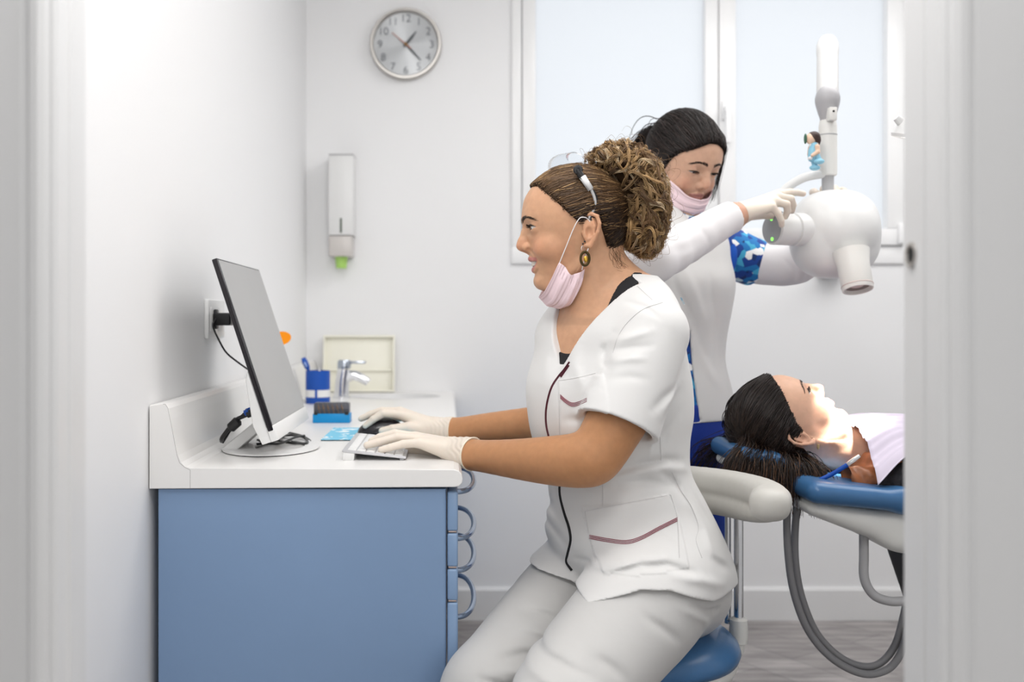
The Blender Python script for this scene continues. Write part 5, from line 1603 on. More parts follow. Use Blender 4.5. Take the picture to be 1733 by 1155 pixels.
def hollow(c, n, dp, r):
    def fn(x, y, z):
        px, py, pz = x - c[0], y - c[1], z - c[2]; h = px * n[0] + py * n[1] + pz * n[2]
        return np.maximum(np.sqrt(np.maximum(px * px + py * py + pz * pz - h * h, 0)) - r, -dp - h)
    return Op(fn, None, None, 's', .002)
tunic_ops.append(compound(chain([(slN[0], .0590), (slN[1] + nN * .03, .0740)], .02) + [plane(cN, nN), hollow(cN, nN, .022, .0605)], .020))
tunic_ops.append(compound(chain([(slF[0], .048), (slF[1] + nF * .03, .057)], .02) + [plane(cF, nF), hollow(cF, nF, .018, .0490)], .018))
S = 1.80                                       # folds belong to the near side
tunic_ops += [
    fold([(1046, 566), (1030, 592), (1028, 625), (1016, 655)], 1.70, 0.0048, .007, S),          # armhole crease
    fold([(1034, 580), (1065, 570), (1100, 560)], 1.70, -0.0054, .007, S), fold([(1032, 596), (1070, 588), (1098, 584)], 1.70, 0.0047, .006, S),
    fold([(1030, 612), (1062, 606), (1085, 606)], 1.70, -0.0041, .006, S), fold([(1024, 640), (1060, 636), (1085, 640)], 1.70, 0.0027, .007, S),
    fold([(1150, 655), (1120, 670), (1095, 690)], 1.70, 0.0054, .008, S), fold([(1166, 648), (1140, 668), (1112, 700)], 1.70, -0.0041, .008, S),
    fold([(1046, 800), (1085, 789), (1130, 783), (1165, 788)], 1.72, 0.0068, .008, S), fold([(1030, 812), (1080, 800), (1140, 797), (1180, 806)], 1.72, -0.0054, .008, S),
    fold([(1050, 823), (1100, 818), (1160, 830)], 1.72, 0.0054, .008, S), fold([(1120, 800), (1150, 822), (1165, 850)], 1.72, 0.0054, .007, S),
    fold([(1178, 835), (1195, 868), (1215, 900)], 1.76, 0.0041, .008, S), fold([(1165, 850), (1190, 890), (1195, 940)], 1.76, -0.0041, .010, S),
    fold([(985, 968), (1030, 956), (1075, 945), (1120, 946), (1165, 960)], 1.70, 0.0081, .006, S), fold([(1000, 962), (1050, 945), (1110, 938)], 1.70, -0.0054, .007, S),
    fold([(1120, 950), (1170, 962), (1215, 980)], 1.74, -0.0054, .008, S), fold([(1180, 925), (1205, 945), (1228, 960)], 1.78, 0.0054, .008, S),
    fold([(925, 860), (945, 880), (960, 905)], 1.72, 0.0041, .008, None), fold([(935, 905), (955, 925), (972, 950)], 1.72, 0.0054, .008, None),
    fold([(985, 580), (975, 620), (985, 660)], 1.74, -0.0054, .010, S), fold([(950, 660), (945, 700), (948, 735)], 1.74, -0.0041, .010, S),
    fold([(1005, 700), (985, 712), (962, 716)], 1.72, 0.0041, .008, S), fold([(1120, 760), (1128, 730), (1150, 700)], 1.74, 0.0047, .010, S),
    fold([(930, 560), (915, 600), (908, 640)], 1.95, -0.0054, .010, None), fold([(945, 560), (938, 600), (925, 640)], 1.95, 0.0041, .008, None),
    fold([(1060, 510), (1085, 520), (1105, 540)], 1.75, 0.0027, .006, S),
]
# pockets and hems lie slightly proud
tunic_ops += [patch([(990, 866), (1135, 838), (1150, 880), (1150, 945), (1010, 953)], 1.728, .0022, S), patch([(945, 645), (1010, 630), (1010, 725), (948, 738)], 1.775, .0018, S)]
hemN = [(981, 690), (1110, 742), (1104, 756), (977, 704)]
tunic_ops += [Op(vcut, (.0, 1.5, 1.03), (.6, 2.2, 1.3), 's', .002), cap(f1.w(np.array([-32.0, 0, -105])), f1.w(np.array([-18.0, 0, 40])), .058, .064, 's', .004)]
tunic_ops += [Op(hem_cut, (-.1, 1.4, .5), (.7, 2.3, .80), 's', .003)]
V, Q = solid(tunic_ops, (.09, 1.60, .58), (.58, 2.17, 1.235), .0026, 2)
tunic = mesh_np('tunic', V, Q, m_cloth, woman)
tag(tunic, 'white short-sleeved tunic with a dark red zip')
bt = BVHTree.FromPolygons([Vector(v) for v in V], Q.tolist())

def on_tunic(pts, n=6): return on_surface(bt, [tuple(q) for q in smooth_path([np.array(p, float) for p in pts], n)], .0008)
def ribbon(name, pts, w, th, m, parent):
    """flat tape lying on the cloth, w wide in the side view"""
    bm = BM(); rings = []
    for i, p in enumerate(pts):
        t = unit(pts[min(i + 1, len(pts) - 1)] - pts[max(i - 1, 0)]); v = unit(p - np.array([0, 0, CAMZ])); s = unit(np.cross(t, v))
        rings.append([bm.verts.new(p + s * a - v * b) for a, b in ((-w / 2, -th), (-w / 2, th), (w / 2, th), (w / 2, -th))])
    for a, b in zip(rings[:-1], rings[1:]):
        for k in range(4): bm.faces.new((a[k], a[(k + 1) % 4], b[(k + 1) % 4], b[k]))
    bm.faces.new(rings[0][::-1]); bm.faces.new(rings[-1])
    return obj(name, bm, m, parent)
zp = on_tunic([(964, 613), (955, 626), (945, 638), (934, 655), (927, 678), (924, 700), (925, 722), (930, 744)], 5)
ribbon('upper_zip', zp, .0042, .0012, m_wine, tunic)
zp = on_tunic([(948, 812), (948, 838), (955, 868), (963, 893), (966, 915), (961, 938), (959, 952), (968, 966)], 5)
ribbon('lower_zip', zp, .0056, .0014, m_tank, tunic)
a = on_tunic([(962, 618), (948, 638)], 4)
ribbon('zip_pull', [p + np.array([0, -.002, 0]) for p in a], .0050, .0014, m_wine, tunic)
for pl in ([(948, 671), (957, 679), (968, 685), (980, 683), (993, 677)], [(997, 909), (1030, 915), (1060, 918), (1085, 911), (1115, 895), (1147, 879)]):
    for dy in (-2.6, 0, 2.6):
        q = on_tunic([(x, y + dy) for x, y in pl], 10)
        ribbon('trim_stitching', q, .0013, .0005, m_thread, tunic)
m_seam = mat('seam_thread', (0.62, 0.61, 0.61), 0.8)  # thin grey thread, darker than the white cotton
for pl in ([(990, 866), (997, 905), (1008, 952)], [(1020, 818), (1020, 858)], [(1135, 838), (1146, 878), (1150, 945)], [(990, 866), (1060, 852), (1135, 838)], [(1137, 800), (1152, 830), (1170, 858), (1182, 892), (1178, 915), (1188, 945)],
           [(945, 645), (975, 640), (1008, 632)], [(945, 646), (947, 738)], [(948, 738), (968, 739)], [(1117, 740), (1119, 780)], [(979, 690), (1020, 706), (1070, 728), (1108, 740)], [(1075, 481), (1104, 508)], [(1122, 512), (1088, 524), (1062, 546), (1046, 570), (1037, 598)]):
    q = on_tunic(pl, 8)
    if len(q) > 3: ribbon('seam', q, .0007, .0004, m_seam, tunic)

# ---- black vest showing at the neckline
ops = [loft_z(rows, TF, -0.0055, k=0.02)]
def vest_top(x, y, z):
    dx, dy = x - .305, y - 1.87; lat = np.abs(dx * TL[0] + dy * TL[1]); fw = dx * TF[0] + dy * TF[1]
    main = z - (1.062 + 7.5 * lat ** 2); strap = np.maximum(np.abs(lat - .077) - .012, z - 1.30)
    return np.where(fw < -.01, z - 1.155, np.minimum(main, strap))
ops += chain([(P(1046, 492, 1.86), .0485), (P(1098, 560, 1.77), .0445)], .03)
ops.append(Op(vest_top, None, None, 'i', .002))
ops.append(Op(lambda x, y, z: .98 - z + 0 * x + 0 * y, None, None, 'i', .001))
V, Q = solid(ops, (.10, 1.66, .97), (.50, 2.05, 1.25), .0026, 3)
mesh_np('vest', V, Q, m_tank, woman)

# ---- trousers, shoes
tr = [ell(*pelvis, k=.02)] + chain(near_leg, .03, sub=3) + chain(far_leg, .03, sub=3)
S2 = 1.95
tr += [fold([(880, 1022), (920, 1030), (960, 1046)], 1.80, 0.0060, .006, None), fold([(868, 1035), (905, 1045), (945, 1062)], 1.80, -0.0045, .006, None),
       fold([(842, 1080), (880, 1082), (915, 1090)], 1.76, 0.0060, .006, None), fold([(835, 1095), (870, 1097), (900, 1103)], 1.76, -0.0045, .006, None),
       fold([(808, 1118), (850, 1130), (900, 1128)], 1.72, 0.0075, .006, None), fold([(815, 1130), (850, 1142), (890, 1140)], 1.72, -0.0060, .007, None),
       fold([(1160, 1010), (1190, 1030), (1225, 1040)], 1.70, 0.0060, .006, 1.86), fold([(1130, 1005), (1180, 1035), (1200, 1060)], 1.70, -0.0045, .007, 1.86),
       fold([(1085, 1035), (1120, 1060), (1150, 1085)], 1.62, 0.0045, .007, 1.8), fold([(990, 1090), (1020, 1105), (1050, 1130)], 1.58, 0.0045, .008, 1.7), fold([(950, 1110), (985, 1130), (1010, 1150)], 1.56, -0.0045, .008, 1.7)]
tr.append(Op(lambda x, y, z: np.maximum(z - .80, .075 - z) + 0 * x + 0 * y, None, None, 'i', .002))
V, Q = solid(tr, (-.05, 1.36, .06), (.56, 2.13, .81), .0042, 2)
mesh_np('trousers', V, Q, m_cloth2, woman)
for a, b in (((.23, 1.52), (.10, 1.43)), ((.10, 1.74), (-.03, 1.64))):
    ops = chain([(np.array([a[0] + .02, a[1] + .015, .045]), .044), (np.array([b[0], b[1], .034]), .036)], .02)
    ops.append(Op(lambda x, y, z: .002 - z + 0 * x + 0 * y, None, None, 'i', .006))
    lo = np.array([min(a[0], b[0]) - .07, min(a[1], b[1]) - .07, 0]); hi = np.array([max(a[0], b[0]) + .09, max(a[1], b[1]) + .09, .11])
    V, Q = solid(ops, lo, hi, .005, 2); mesh_np('shoe', V, Q, m_white_pl, woman)

# ---- gloves
def glove(h, arm, cuff, parent, lo, hi, res, flare=.003):
    ops = hand_ops(**h, grow=.0006)
    ops += chain([(p, r + .0024) for p, r in arm], .008)
    n = unit(cuff - arm[-1][0]); c = cuff
    ops.append(Op(lambda x, y, z: (x - c[0]) * n[0] + (y - c[1]) * n[1] + (z - c[2]) * n[2], None, None, 'i', .0008))
    w0 = arm[-1][0]
    ops.append(Op(lambda x, y, z: .0007 * np.sin(620 * (x + .35 * z) + 2.0 * np.sin(160 * z + 90 * y)) * np.exp(-((x - w0[0] - .012) / .020) ** 2), None, None, 'd'))
    V, Q = solid(ops, lo, hi, res, 1)
    return mesh_np('glove', V, Q, m_glove, parent), n
def rim(c, n, r, parent, th=.0012):
    u, v = [np.array(q) for q in frame_of(n)]
    pts = [c + (u * math.cos(a) + v * math.sin(a)) * r for a in np.linspace(0, 2 * np.pi, 48, endpoint=False)]
    bm = BM(); add_tube(bm, pts, th, 8, closed=True); return obj('cuff_rim', bm, m_glove_rim, parent)
armL = [(P(797, 769, 1.875), .0275), (P(785, 767, 1.887), .0258), (hL['wrist'], .0232)]
gl, n = glove(hL, [(P(812, 772, 1.858), .0285)] + armL, P(799, 769, 1.873), woman, (-.20, 1.84, .845), (.07, 2.03, .935), .0013)
rim(P(799, 769.1, 1.8732), n, .0311, gl, .0015); rim(P(768, 763.5, 1.906), n, .0260, gl, .0009)
armR = [(P(766, 727, 2.268), .0245), (hR['wrist'], .0228)]
gr, n = glove(hR, [(P(780, 727, 2.26), .0258)] + armR, P(765, 727, 2.269), woman, (-.24, 2.20, .845), (.04, 2.41, .985), .0015)
rim(P(764.8, 727, 2.269), n, .0272, gr, .0013); rim(P(738, 725.5, 2.283), n, .0254, gr, .0009)

# ---- mask pulled under the chin
def sheet(name, rowsA, rowsB, m, parent, fr, pleat=1.6, ns=26, nt=30):
    """cloth strip between two edge curves (local mm), pleated, both halves"""
    A = np.array(smooth_path([np.array(q, float) for q in rowsA], 10)); B = np.array(smooth_path([np.array(q, float) for q in rowsB], 10)); Mi = None
    A = A[np.linspace(0, len(A) - 1, nt).astype(int)]; B = B[np.linspace(0, len(B) - 1, nt).astype(int)]
    return A, B
def mask_mesh(name, cols, m, parent, fr, pleats, th=.9, ns=30, nt=22):
    """cols: curves running from the near end round under the chin; mirrored to the far side"""
    cs = [np.array(smooth_path([np.array(q, float) for q in c], 10)) for c in cols]
    cs = np.array([c[np.linspace(0, len(c) - 1, nt).astype(int)] for c in cs])          # (k, nt, 3)
    k = len(cs); G = []
    for s in np.linspace(0, 1, ns):
        q = []
        for j in range(nt):
            col = smooth_path(list(cs[:, j]), 8); q.append(col[int(round(s * (len(col) - 1)))])
        G.append(q)
    G = np.array(G)                                                                  # (ns, nt, 3)
    full = np.concatenate([G, (G * np.array([1, -1, 1]))[:, ::-1][:, 1:]], 1)
    N = np.cross(np.gradient(full, axis=0), np.gradient(full, axis=1)); N /= np.linalg.norm(N, axis=2, keepdims=True) + 1e-9
    out = np.sign((N * (full - np.array([30, 0, -50]))).sum(2, keepdims=True)); N *= out
    ss = np.linspace(0, 1, ns)[:, None]; tt = np.abs(np.linspace(-1, 1, full.shape[1]))[None]
    full = full + N * (pleats(ss, tt))[:, :, None]
    n0, n1 = full.shape[:2]
    Vv = np.concatenate([full.reshape(-1, 3), (full - N * th).reshape(-1, 3)]); off = n0 * n1
    Fq = []
    for i in range(n0 - 1):
        for j in range(n1 - 1):
            a = i * n1 + j
            Fq.append((a, a + 1, a + n1 + 1, a + n1)); Fq.append((off + a, off + a + n1, off + a + n1 + 1, off + a + 1))
    bd = [i * n1 for i in range(n0)] + [(n0 - 1) * n1 + j for j in range(1, n1)] + [i * n1 + n1 - 1 for i in range(n0 - 2, -1, -1)] + [j for j in range(n1 - 2, 0, -1)]
    for a, b in zip(bd, bd[1:] + bd[:1]): Fq.append((a, b, off + b, off + a))
    o = mesh_np(name, fr.w(Vv), np.array(Fq), m, parent)
    bm_ = bmesh.new(); bm_.from_mesh(o.data); bmesh.ops.recalc_face_normals(bm_, faces=bm_.faces); bm_.to_mesh(o.data); bm_.free()
    return o
def lm(x, y, v): return ((985 - x) / .9108 / (1 + 0), v, (400 - y) / .9108)
def lmn(x, y, v):
    """photo point on the near side of the head, v mm out from its middle"""
    q = P(x, y, 1.85 - v * .001); return tuple(f1.locv(q[None])[0])
cols = [[lmn(947, 444, 57), lmn(934, 470, 50), lmn(921, 494, 30), lmn(912, 503, 0)],
        [lmn(956, 452, 61), lmn(944, 478, 53), lmn(932, 504, 32), lmn(921, 513, 0)],
        [lmn(967, 466, 63), lmn(957, 490, 54), lmn(942, 515, 34), lmn(931, 520, 0)],
        [lmn(979, 462, 61), lmn(972, 486, 56), lmn(958, 515, 36), lmn(946, 524, 0)],
        [lmn(990, 456, 60), lmn(984, 484, 54), lmn(968, 512, 36), lmn(955, 522, 0)]]
mk = mask_mesh('face_mask', cols, m_mask, woman, f1, lambda s, t: 3.6 * (2 * np.abs(((s * 2.6 + .15 * np.sin(4 * t)) % 1) - .5) - .5) * (0.35 + t) ** .8 + .4 * np.sin(s * 70) * (np.abs(t - .85) < .1) + 1.2 * np.sin(8 * t + 6 * s), ns=44, nt=26)
tag(mk, 'pale pink surgical mask pulled under the chin')
for sgn in (1, -1):
    q = [np.array(lmn(947, 445, 59)), np.array(lmn(958, 418, 70)), np.array(lmn(969, 391, 78)), np.array(lmn(977, 375, 83)), np.array(lmn(984, 368, 85)), np.array(lmn(995, 371, 82)), np.array(lmn(1002, 385, 80)), np.array(lmn(1003, 405, 79)), np.array(lmn(996, 420, 80)), np.array(lmn(989, 440, 74)), np.array(lmn(985, 457, 63))]
    tube_obj('ear_loop', [f1.w(p * np.array([1, sgn, 1])) for p in q], .00095, m_strap, mk, 8, 6)
# earring, studs
for sgn in (1, -1):
    g = lambda x, y, v: f1.w(np.array(lmn(x, y, v)) * np.array([1, sgn, 1]))
    er = None
    n = 40; bm = BM(); c = np.array(lmn(990, 438, 82))
    ring = [f1.w((c + np.array([7.6 * math.cos(a), 0, 12 * math.sin(a) + 0])) * np.array([1, sgn, 1])) for a in np.linspace(0, 2 * np.pi, n, endpoint=False)]
    add_tube(bm, ring, .0024, 10, closed=True); er = obj('earring', bm, mat('bronze', rgb(70, 58, 30), 0.4, metal=0.7, bump=(900, .5)), woman)
    bm = BM(); add_lathe(bm, [(.0030, -.0006), (.0040, 0), (.0030, .0006)], f1.w((c + np.array([-1.5, 0, -1])) * np.array([1, sgn, 1])), (0, 1, 0), 24, sy=1.4); obj('earring_disc', bm, mat('gold', rgb(190, 150, 60), .3, metal=.9), er)
    bm = BM(); add_tube(bm, smooth_path([g(985, 424, 82), g(984, 420, 84), g(986, 416, 82), g(989, 424, 83), g(990, 428, 82)], 5), .0006, 6); obj('earring_hook', bm, m_chrome, er)
    for x, y, v in ((986.5, 413, 86), (989.5, 409, 87)):
        bm = BM(); bmesh.ops.create_uvsphere(bm, u_segments=12, v_segments=8, radius=.0017, matrix=Matrix.Translation(Vector(g(x, y, v)))); obj('ear_stud', bm, m_black, woman)

# ---- safety glasses pushed up on the head
gl_t = thing('safety_glasses', 'clear safety glasses pushed up on the seated woman\'s hair', 'glasses', f1.w(np.array([20.0, 0, 120])))
m_clear = mat('clear_lens', (0.93, 0.94, 0.95), 0.03, trans=1.0, ior=1.06)
nphi, nr = 40, 14; grid = []
for j in range(nr):
    s = j / (nr - 1); row = []
    for i in range(nphi):
        ph = -math.pi / 2 + math.pi * i / (nphi - 1); c_ = math.cos(ph)
        lo_ = np.array([10 + 52 * c_, 76 * math.sin(ph), 122 - 2 * c_]); hi_ = np.array([2 + 22 * c_ ** .8, 73 * math.sin(ph), 127 + 26 * c_ ** .7])
        p = lo_ * (1 - s) + hi_ * s + np.array([14, 0, 8]) * math.sin(math.pi * s) * c_
        row.append(p)
    grid.append(row)
grid = np.array(grid); G2 = grid.reshape(-1, 3)
idx = np.arange(nr * nphi).reshape(nr, nphi); Fq = np.stack([idx[:-1, :-1], idx[:-1, 1:], idx[1:, 1:], idx[1:, :-1]], -1).reshape(-1, 4)
inner = G2 - unit([1, 0, .6]) * 1.4; m_ = len(G2)
bd = list(idx[0]) + list(idx[1:, -1]) + list(idx[-1, ::-1][1:]) + list(idx[::-1, 0][1:-1])
Fe = [(a, b, m_ + b, m_ + a) for a, b in zip(bd, bd[1:] + bd[:1])]
lens = mesh_np('lens', f1.w(np.concatenate([G2, inner])), np.concatenate([Fq, Fq[:, ::-1] + m_, np.array(Fe)]), m_clear, gl_t)
for sgn in (1, -1):
    g = lambda x, y, v: f1.w(np.array(lmn(x, y, v)) * np.array([1, sgn, 1]))
    bm = BM(); add_lathe(bm, [(.0035, -.003), (.0075, -.0025), (.0085, 0), (.0085, .004), (.0065, .0055), (.0035, .0055), (.003, .0045)], g(978, 288, 77), (0, -sgn, 0), 28); obj('hinge', bm, m_black, gl_t)
    bm = BM(); add_tube(bm, [g(977, 288, 78), g(985, 300, 80), g(993, 312, 81)], [.0062, .0060, .0045], 12); tp_ = obj('temple', bm, m_black, gl_t)
    bm = BM(); add_tube(bm, [g(985.5, 299, 82.5), g(1000, 321, 83.5)], [.0062, .0055], 4); obj('white_panel', bm, mat('panel_white', (.8, .8, .8), .4), tp_)
    bm = BM(); add_tube(bm, smooth_path([g(1000, 320, 83), g(1006, 335, 83), g(1007, 348, 82), g(1002, 360, 81), g(996, 370, 81)], 6), .0026, 10); obj('temple_arm', bm, m_grey_pl, tp_)
    bm = BM(); add_tube(bm, smooth_path([g(1003, 322, 81), g(1009, 336, 80), g(1009, 350, 79), g(1005, 362, 79), g(999, 373, 79)], 6), [.0028 + .0012 * i / 24 for i in range(25)], 10); obj('temple_tip', bm, m_black, tp_)

# ================================================================== the standing woman
m_scrub = None
def scrub_material():
    m = bpy.data.materials.new('blue_print_cotton'); m.use_nodes = True
    nt = m.node_tree; b = nt.nodes['Principled BSDF']; b.inputs['Roughness'].default_value = 0.75
    tc = nt.nodes.new('ShaderNodeTexCoord')
    v = nt.nodes.new('ShaderNodeTexVoronoi'); v.inputs['Scale'].default_value = 62
    nt.links.new(tc.outputs['Object'], v.inputs['Vector'])
    cr = nt.nodes.new('ShaderNodeValToRGB'); cr.color_ramp.interpolation = 'CONSTANT'
    el = cr.color_ramp.elements
    for p, c in ((0.0, rgb(16, 66, 150)), (0.3, rgb(24, 120, 190)), (0.52, rgb(70, 175, 215)), (0.70, rgb(12, 50, 110)), (0.84, rgb(200, 225, 235)), (0.9, rgb(30, 140, 200))):
        e_ = el[0] if p == 0 else el.new(p); e_.color = (*c, 1)
        if p == 0: e_.position = 0
    el[-1].position = 0.9
    sp_ = nt.nodes.new('ShaderNodeSeparateColor'); nt.links.new(v.outputs['Color'], sp_.inputs[0])
    nt.links.new(sp_.outputs[0], cr.inputs[0]); nt.links.new(cr.outputs[0], b.inputs['Base Color'])
    return m
m_scrub = scrub_material()
m_royal = mat('royal_blue_cotton', rgb(14, 52, 150), 0.75, bump=(500, .05))
m_royal2 = mat('blue_facing', rgb(20, 86, 190), 0.75)
m_jersey = mat('white_jersey', (0.80, 0.78, 0.79), 0.8, bump=(600, .05))

th = math.radians(62); pt = math.radians(22)
fh = np.array([math.cos(th), -math.sin(th), 0])
f2 = Fr(fh * math.cos(pt) - np.array([0, 0, math.sin(pt)]), np.array([0, 0, 1.0]) * math.cos(pt) + fh * math.sin(pt), 0.965)
f2.put((96, 0, 13), P(1193, 290, 2.30))
BF = unit([.58, -.81, 0]); BL = np.array([-BF[1], BF[0], 0])         # chest direction, her left
rows2 = [(1.40, .058, .062), (1.365, .075, .11), (1.325, .095, .150), (1.27, .112, .160), (1.2126, .128, .163), (1.15, .118, .155), (1.0986, .106, .146), (1.05, .100, .140), (1.013, .101, .142), (.95, .112, .160), (.885, .122, .170), (.80, .122, .170)]
cx2 = curve1([.80, .95, 1.1, 1.25, 1.40], [.548, .546, .545, .542, .545])
rows2 = [(z, float(cx2(z)), 2.40 - .03 * max(z - 1.25, 0), a, b) for z, a, b in rows2]
s_r, e_r, w_r = np.array([.405, 2.31, 1.30]), np.array([.402, 2.06, 1.240]), P(1249, 363, 2.165)
s_l, h_l, e_l, w_l = np.array([.675, 2.485, 1.305]), P(1272, 443, 2.51), P(1350, 447, 2.45), P(1396, 352, 2.43)
armR2 = [(s_r, .046), (e_r, .040), (P(1160, 412, 2.11), .0345), (P(1225, 374, 2.15), .0255), (w_r, .0215)]
armL2 = [(s_l, .046), (h_l, .042), (e_l, .037), (P(1385, 400, 2.44), .030), (w_l, .0225)]
hR2 = dict(wrist=w_r + (w_r - P(1225, 374, 2.15)) * .25, wr=.0215, sc=.95,
           mcp=[P(1318, 329, 2.195), P(1317, 334, 2.175), P(1313, 342, 2.158), P(1306, 351, 2.146)],
           fing=[(P(1337, 326, 2.205), P(1349, 326, 2.21), P(1359, 328, 2.212)), (P(1338, 337, 2.180), P(1342, 347, 2.188), P(1340, 357, 2.196)),
                 (P(1331, 346, 2.158), P(1333, 357, 2.166), P(1329, 367, 2.175)), (P(1317, 362, 2.148), P(1322, 373, 2.152), P(1323, 381, 2.160))],
           thumb=[P(1272, 362, 2.20), P(1293, 362, 2.225), P(1309, 365, 2.235), P(1320, 369, 2.235)])
hL2 = dict(wrist=P(1398, 345, 2.425), wr=.0215, sc=.95,
           mcp=[P(1398, 321, 2.390), P(1412, 321, 2.395), P(1425, 324, 2.40), P(1436, 329, 2.405)],
           fing=[(P(1394, 320, 2.352), P(1396, 324, 2.332), P(1398, 328, 2.318)), (P(1411, 321, 2.350), P(1413, 324, 2.330), P(1415, 329, 2.315)),
                 (P(1428, 324, 2.352), P(1432, 327, 2.332), P(1434, 331, 2.318)), (P(1442, 330, 2.36), P(1447, 332, 2.345), P(1449, 335, 2.333))],
           thumb=[P(1388, 338, 2.41), P(1380, 330, 2.385), P(1377, 326, 2.362), P(1378, 327, 2.345)])
legs2 = [[(np.array([.548, 2.40, .86]) + BL * s * .085, .093), (np.array([.545, 2.41, .50]) + BL * s * .085, .060), (np.array([.545, 2.44, .10]) + BL * s * .09, .042)] for s in (1, -1)]
head2 = head_ops(f2, 'closed', 2.0, 3.0, ((-6, 0, -40, 47), (-20, 0, -120, 50)), lidz=8.5)
body2 = head2 + [cap(f2.w(np.array([-12.0, 0, -60])), np.array([.545, 2.415, 1.37]), .050, .052, k=.02), loft_z(rows2, BF, -.012, k=.03)]
body2 += chain(armR2, .02, sub=3) + chain(armL2, .02, sub=3) + hand_ops(**hR2, grow=-.003) + hand_ops(**hL2, grow=-.003)
for l in legs2:
    body2 += chain([(p, r - .008) for p, r in l], .03, sub=3)
    body2 += chain([(l[-1][0] + np.array([0, 0, -.02]), .036), (l[-1][0] + BF * .12 + np.array([0, 0, -.062]), .028)], .02)
hb2 = (f2.w(np.array([0.0, 0, 10])) - np.array([.13, .13, .15]), f2.w(np.array([0.0, 0, 10])) + np.array([.14, .13, .14]))
big = solid(body2, (.28, 1.98, 0), (1.02, 2.62, 1.50), .0055, 2, skip=[hb2])
hd = solid(body2, hb2[0], hb2[1], .0017, 2)
V, Q = merge(big, hd)
skin2 = (.60, .37, .26); C = skin_colors(f2, V, skin2, (.42, .19, .165), 'closed')
w2 = mesh_np('person', V, Q, m_skin, None, col=C)
tag(w2, 'standing dark-haired woman in white and blue scrubs holding the x-ray unit', 'person')
bv2 = BVHTree.FromPolygons([Vector(v) for v in hd[0]], hd[1].tolist())
for s in (1, -1):
    eye(f2, s, (.80, .0, -.62), w2, iris=(.02, .012, .008))
    brow(bv2, f2, s, [(9, 28), (20, 32), (34, 33), (46, 28)], (.018, .011, .009), w2, 110)
    lashes(bv2, f2, s, w2, 2.0, lidz=8.5, thick=2.0)
# hair: smooth, drawn back into a pony tail
zone2 = [(102, 80), (92, 76), (77, 68), (62, 58), (48, 42), (36, 24), (26, 6), (12, 2), (6, 34), (-4, 38), (-20, 34), (-26, 6), (-44, -28), (-60, -46), (-130, -46), (-130, 170), (130, 170), (130, 92)]
def zone2f(x, y, z):
    u, v, w = f2.loc(x, y, z); v = np.abs(v)
    return poly_sd(zone2, u + 0 * v - np.clip(v - 20, 0, 60) * .10, w + np.clip(v - 12, 0, 36) * .40 + .0 * u) * .001
ops = head_base(f2); ops.append(f2.ell((0, 0, 48), (88, 77, 86), k=8)); ops.append(Op(lambda F, x, y, z: F - .006, None, None, 'f')); ops.append(Op(zone2f, None, None, 'i', .006))
V, Q = solid(ops, hb2[0] - .01, hb2[1] + np.array([0, 0, .03]), .0026, 2)
bh2 = BVHTree.FromPolygons([Vector(v) for v in V], Q.tolist())
hair2 = mesh_np('hair', V, Q, m_hair_cap, w2, col=np.tile([.010, .0065, .0055], (len(V), 1)))
pa, co = [], []
tie2 = np.array([-86.0, 0, 62])
z2 = lambda u, v, w: poly_sd(zone2, u - np.clip(v - 20, 0, 60) * .10, w + np.clip(v - 12, 0, 36) * .40)
for p in scalp_points(f2, z2, 1700, -1 if f2.l[1] > 0 else 1, .7, 14, 1.5):
    n = 14; t = np.linspace(0, 1, n)
    L = ell_slerp(f2, p, tie2 + rng.normal(0, 10, 3), n, rng.uniform(5, 9))
    pa.append(drape(bh2, f2, f2.w(L), rng.uniform(.0003, .004) * np.sin(np.pi * np.clip(t, .03, .97)) ** .5)); k = rng.random(); co.append(np.array([.012, .008, .007]) * (1 + 3.0 * (k > .8)) * rng.uniform(.6, 1.4))
strands('combed_hair', pa, rng.uniform(.0006, .0012, len(pa)), co, m_hair, hair2)
pa, co = [], []
t0_ = f2.w(tie2)
for i in range(420):
    n = 14; t = np.linspace(0, 1, n)[:, None]
    e0 = t0_ + rng.normal(0, .010, 3); d1 = np.array([-.050, .030, .022]) + rng.normal(0, .010, 3); d2 = np.array([-.052, .035, -.10]) + rng.normal(0, .014, 3)
    pa.append((1 - t) ** 2 * e0 + 2 * (1 - t) * t * (e0 + d1) + t * t * (e0 + d2)); co.append(np.array([.014, .009, .008]) * rng.uniform(.6, 2))
strands('pony_tail', pa, rng.uniform(.0008, .0014, len(pa)), co, m_hair, hair2)
pa, co = [], []
for i in range(46):                                             # loose lock by the far cheek
    n = 12; t = np.linspace(0, 1, n)[:, None]
    a = f2.w(np.array([86.0, 44, 74]) + rng.normal(0, 5, 3)); b = f2.w(np.array([76.0, 74, 10]) + rng.normal(0, 3, 3)); c = f2.w(np.array([66.0, 70, -60]) + rng.normal(0, 7, 3))
    pa.append((1 - t) ** 2 * a + 2 * (1 - t) * t * b + t * t * c); co.append(np.array([.014, .009, .008]) * rng.uniform(.6, 2))
strands('side_lock', pa, .0006, co, m_hair, hair2)
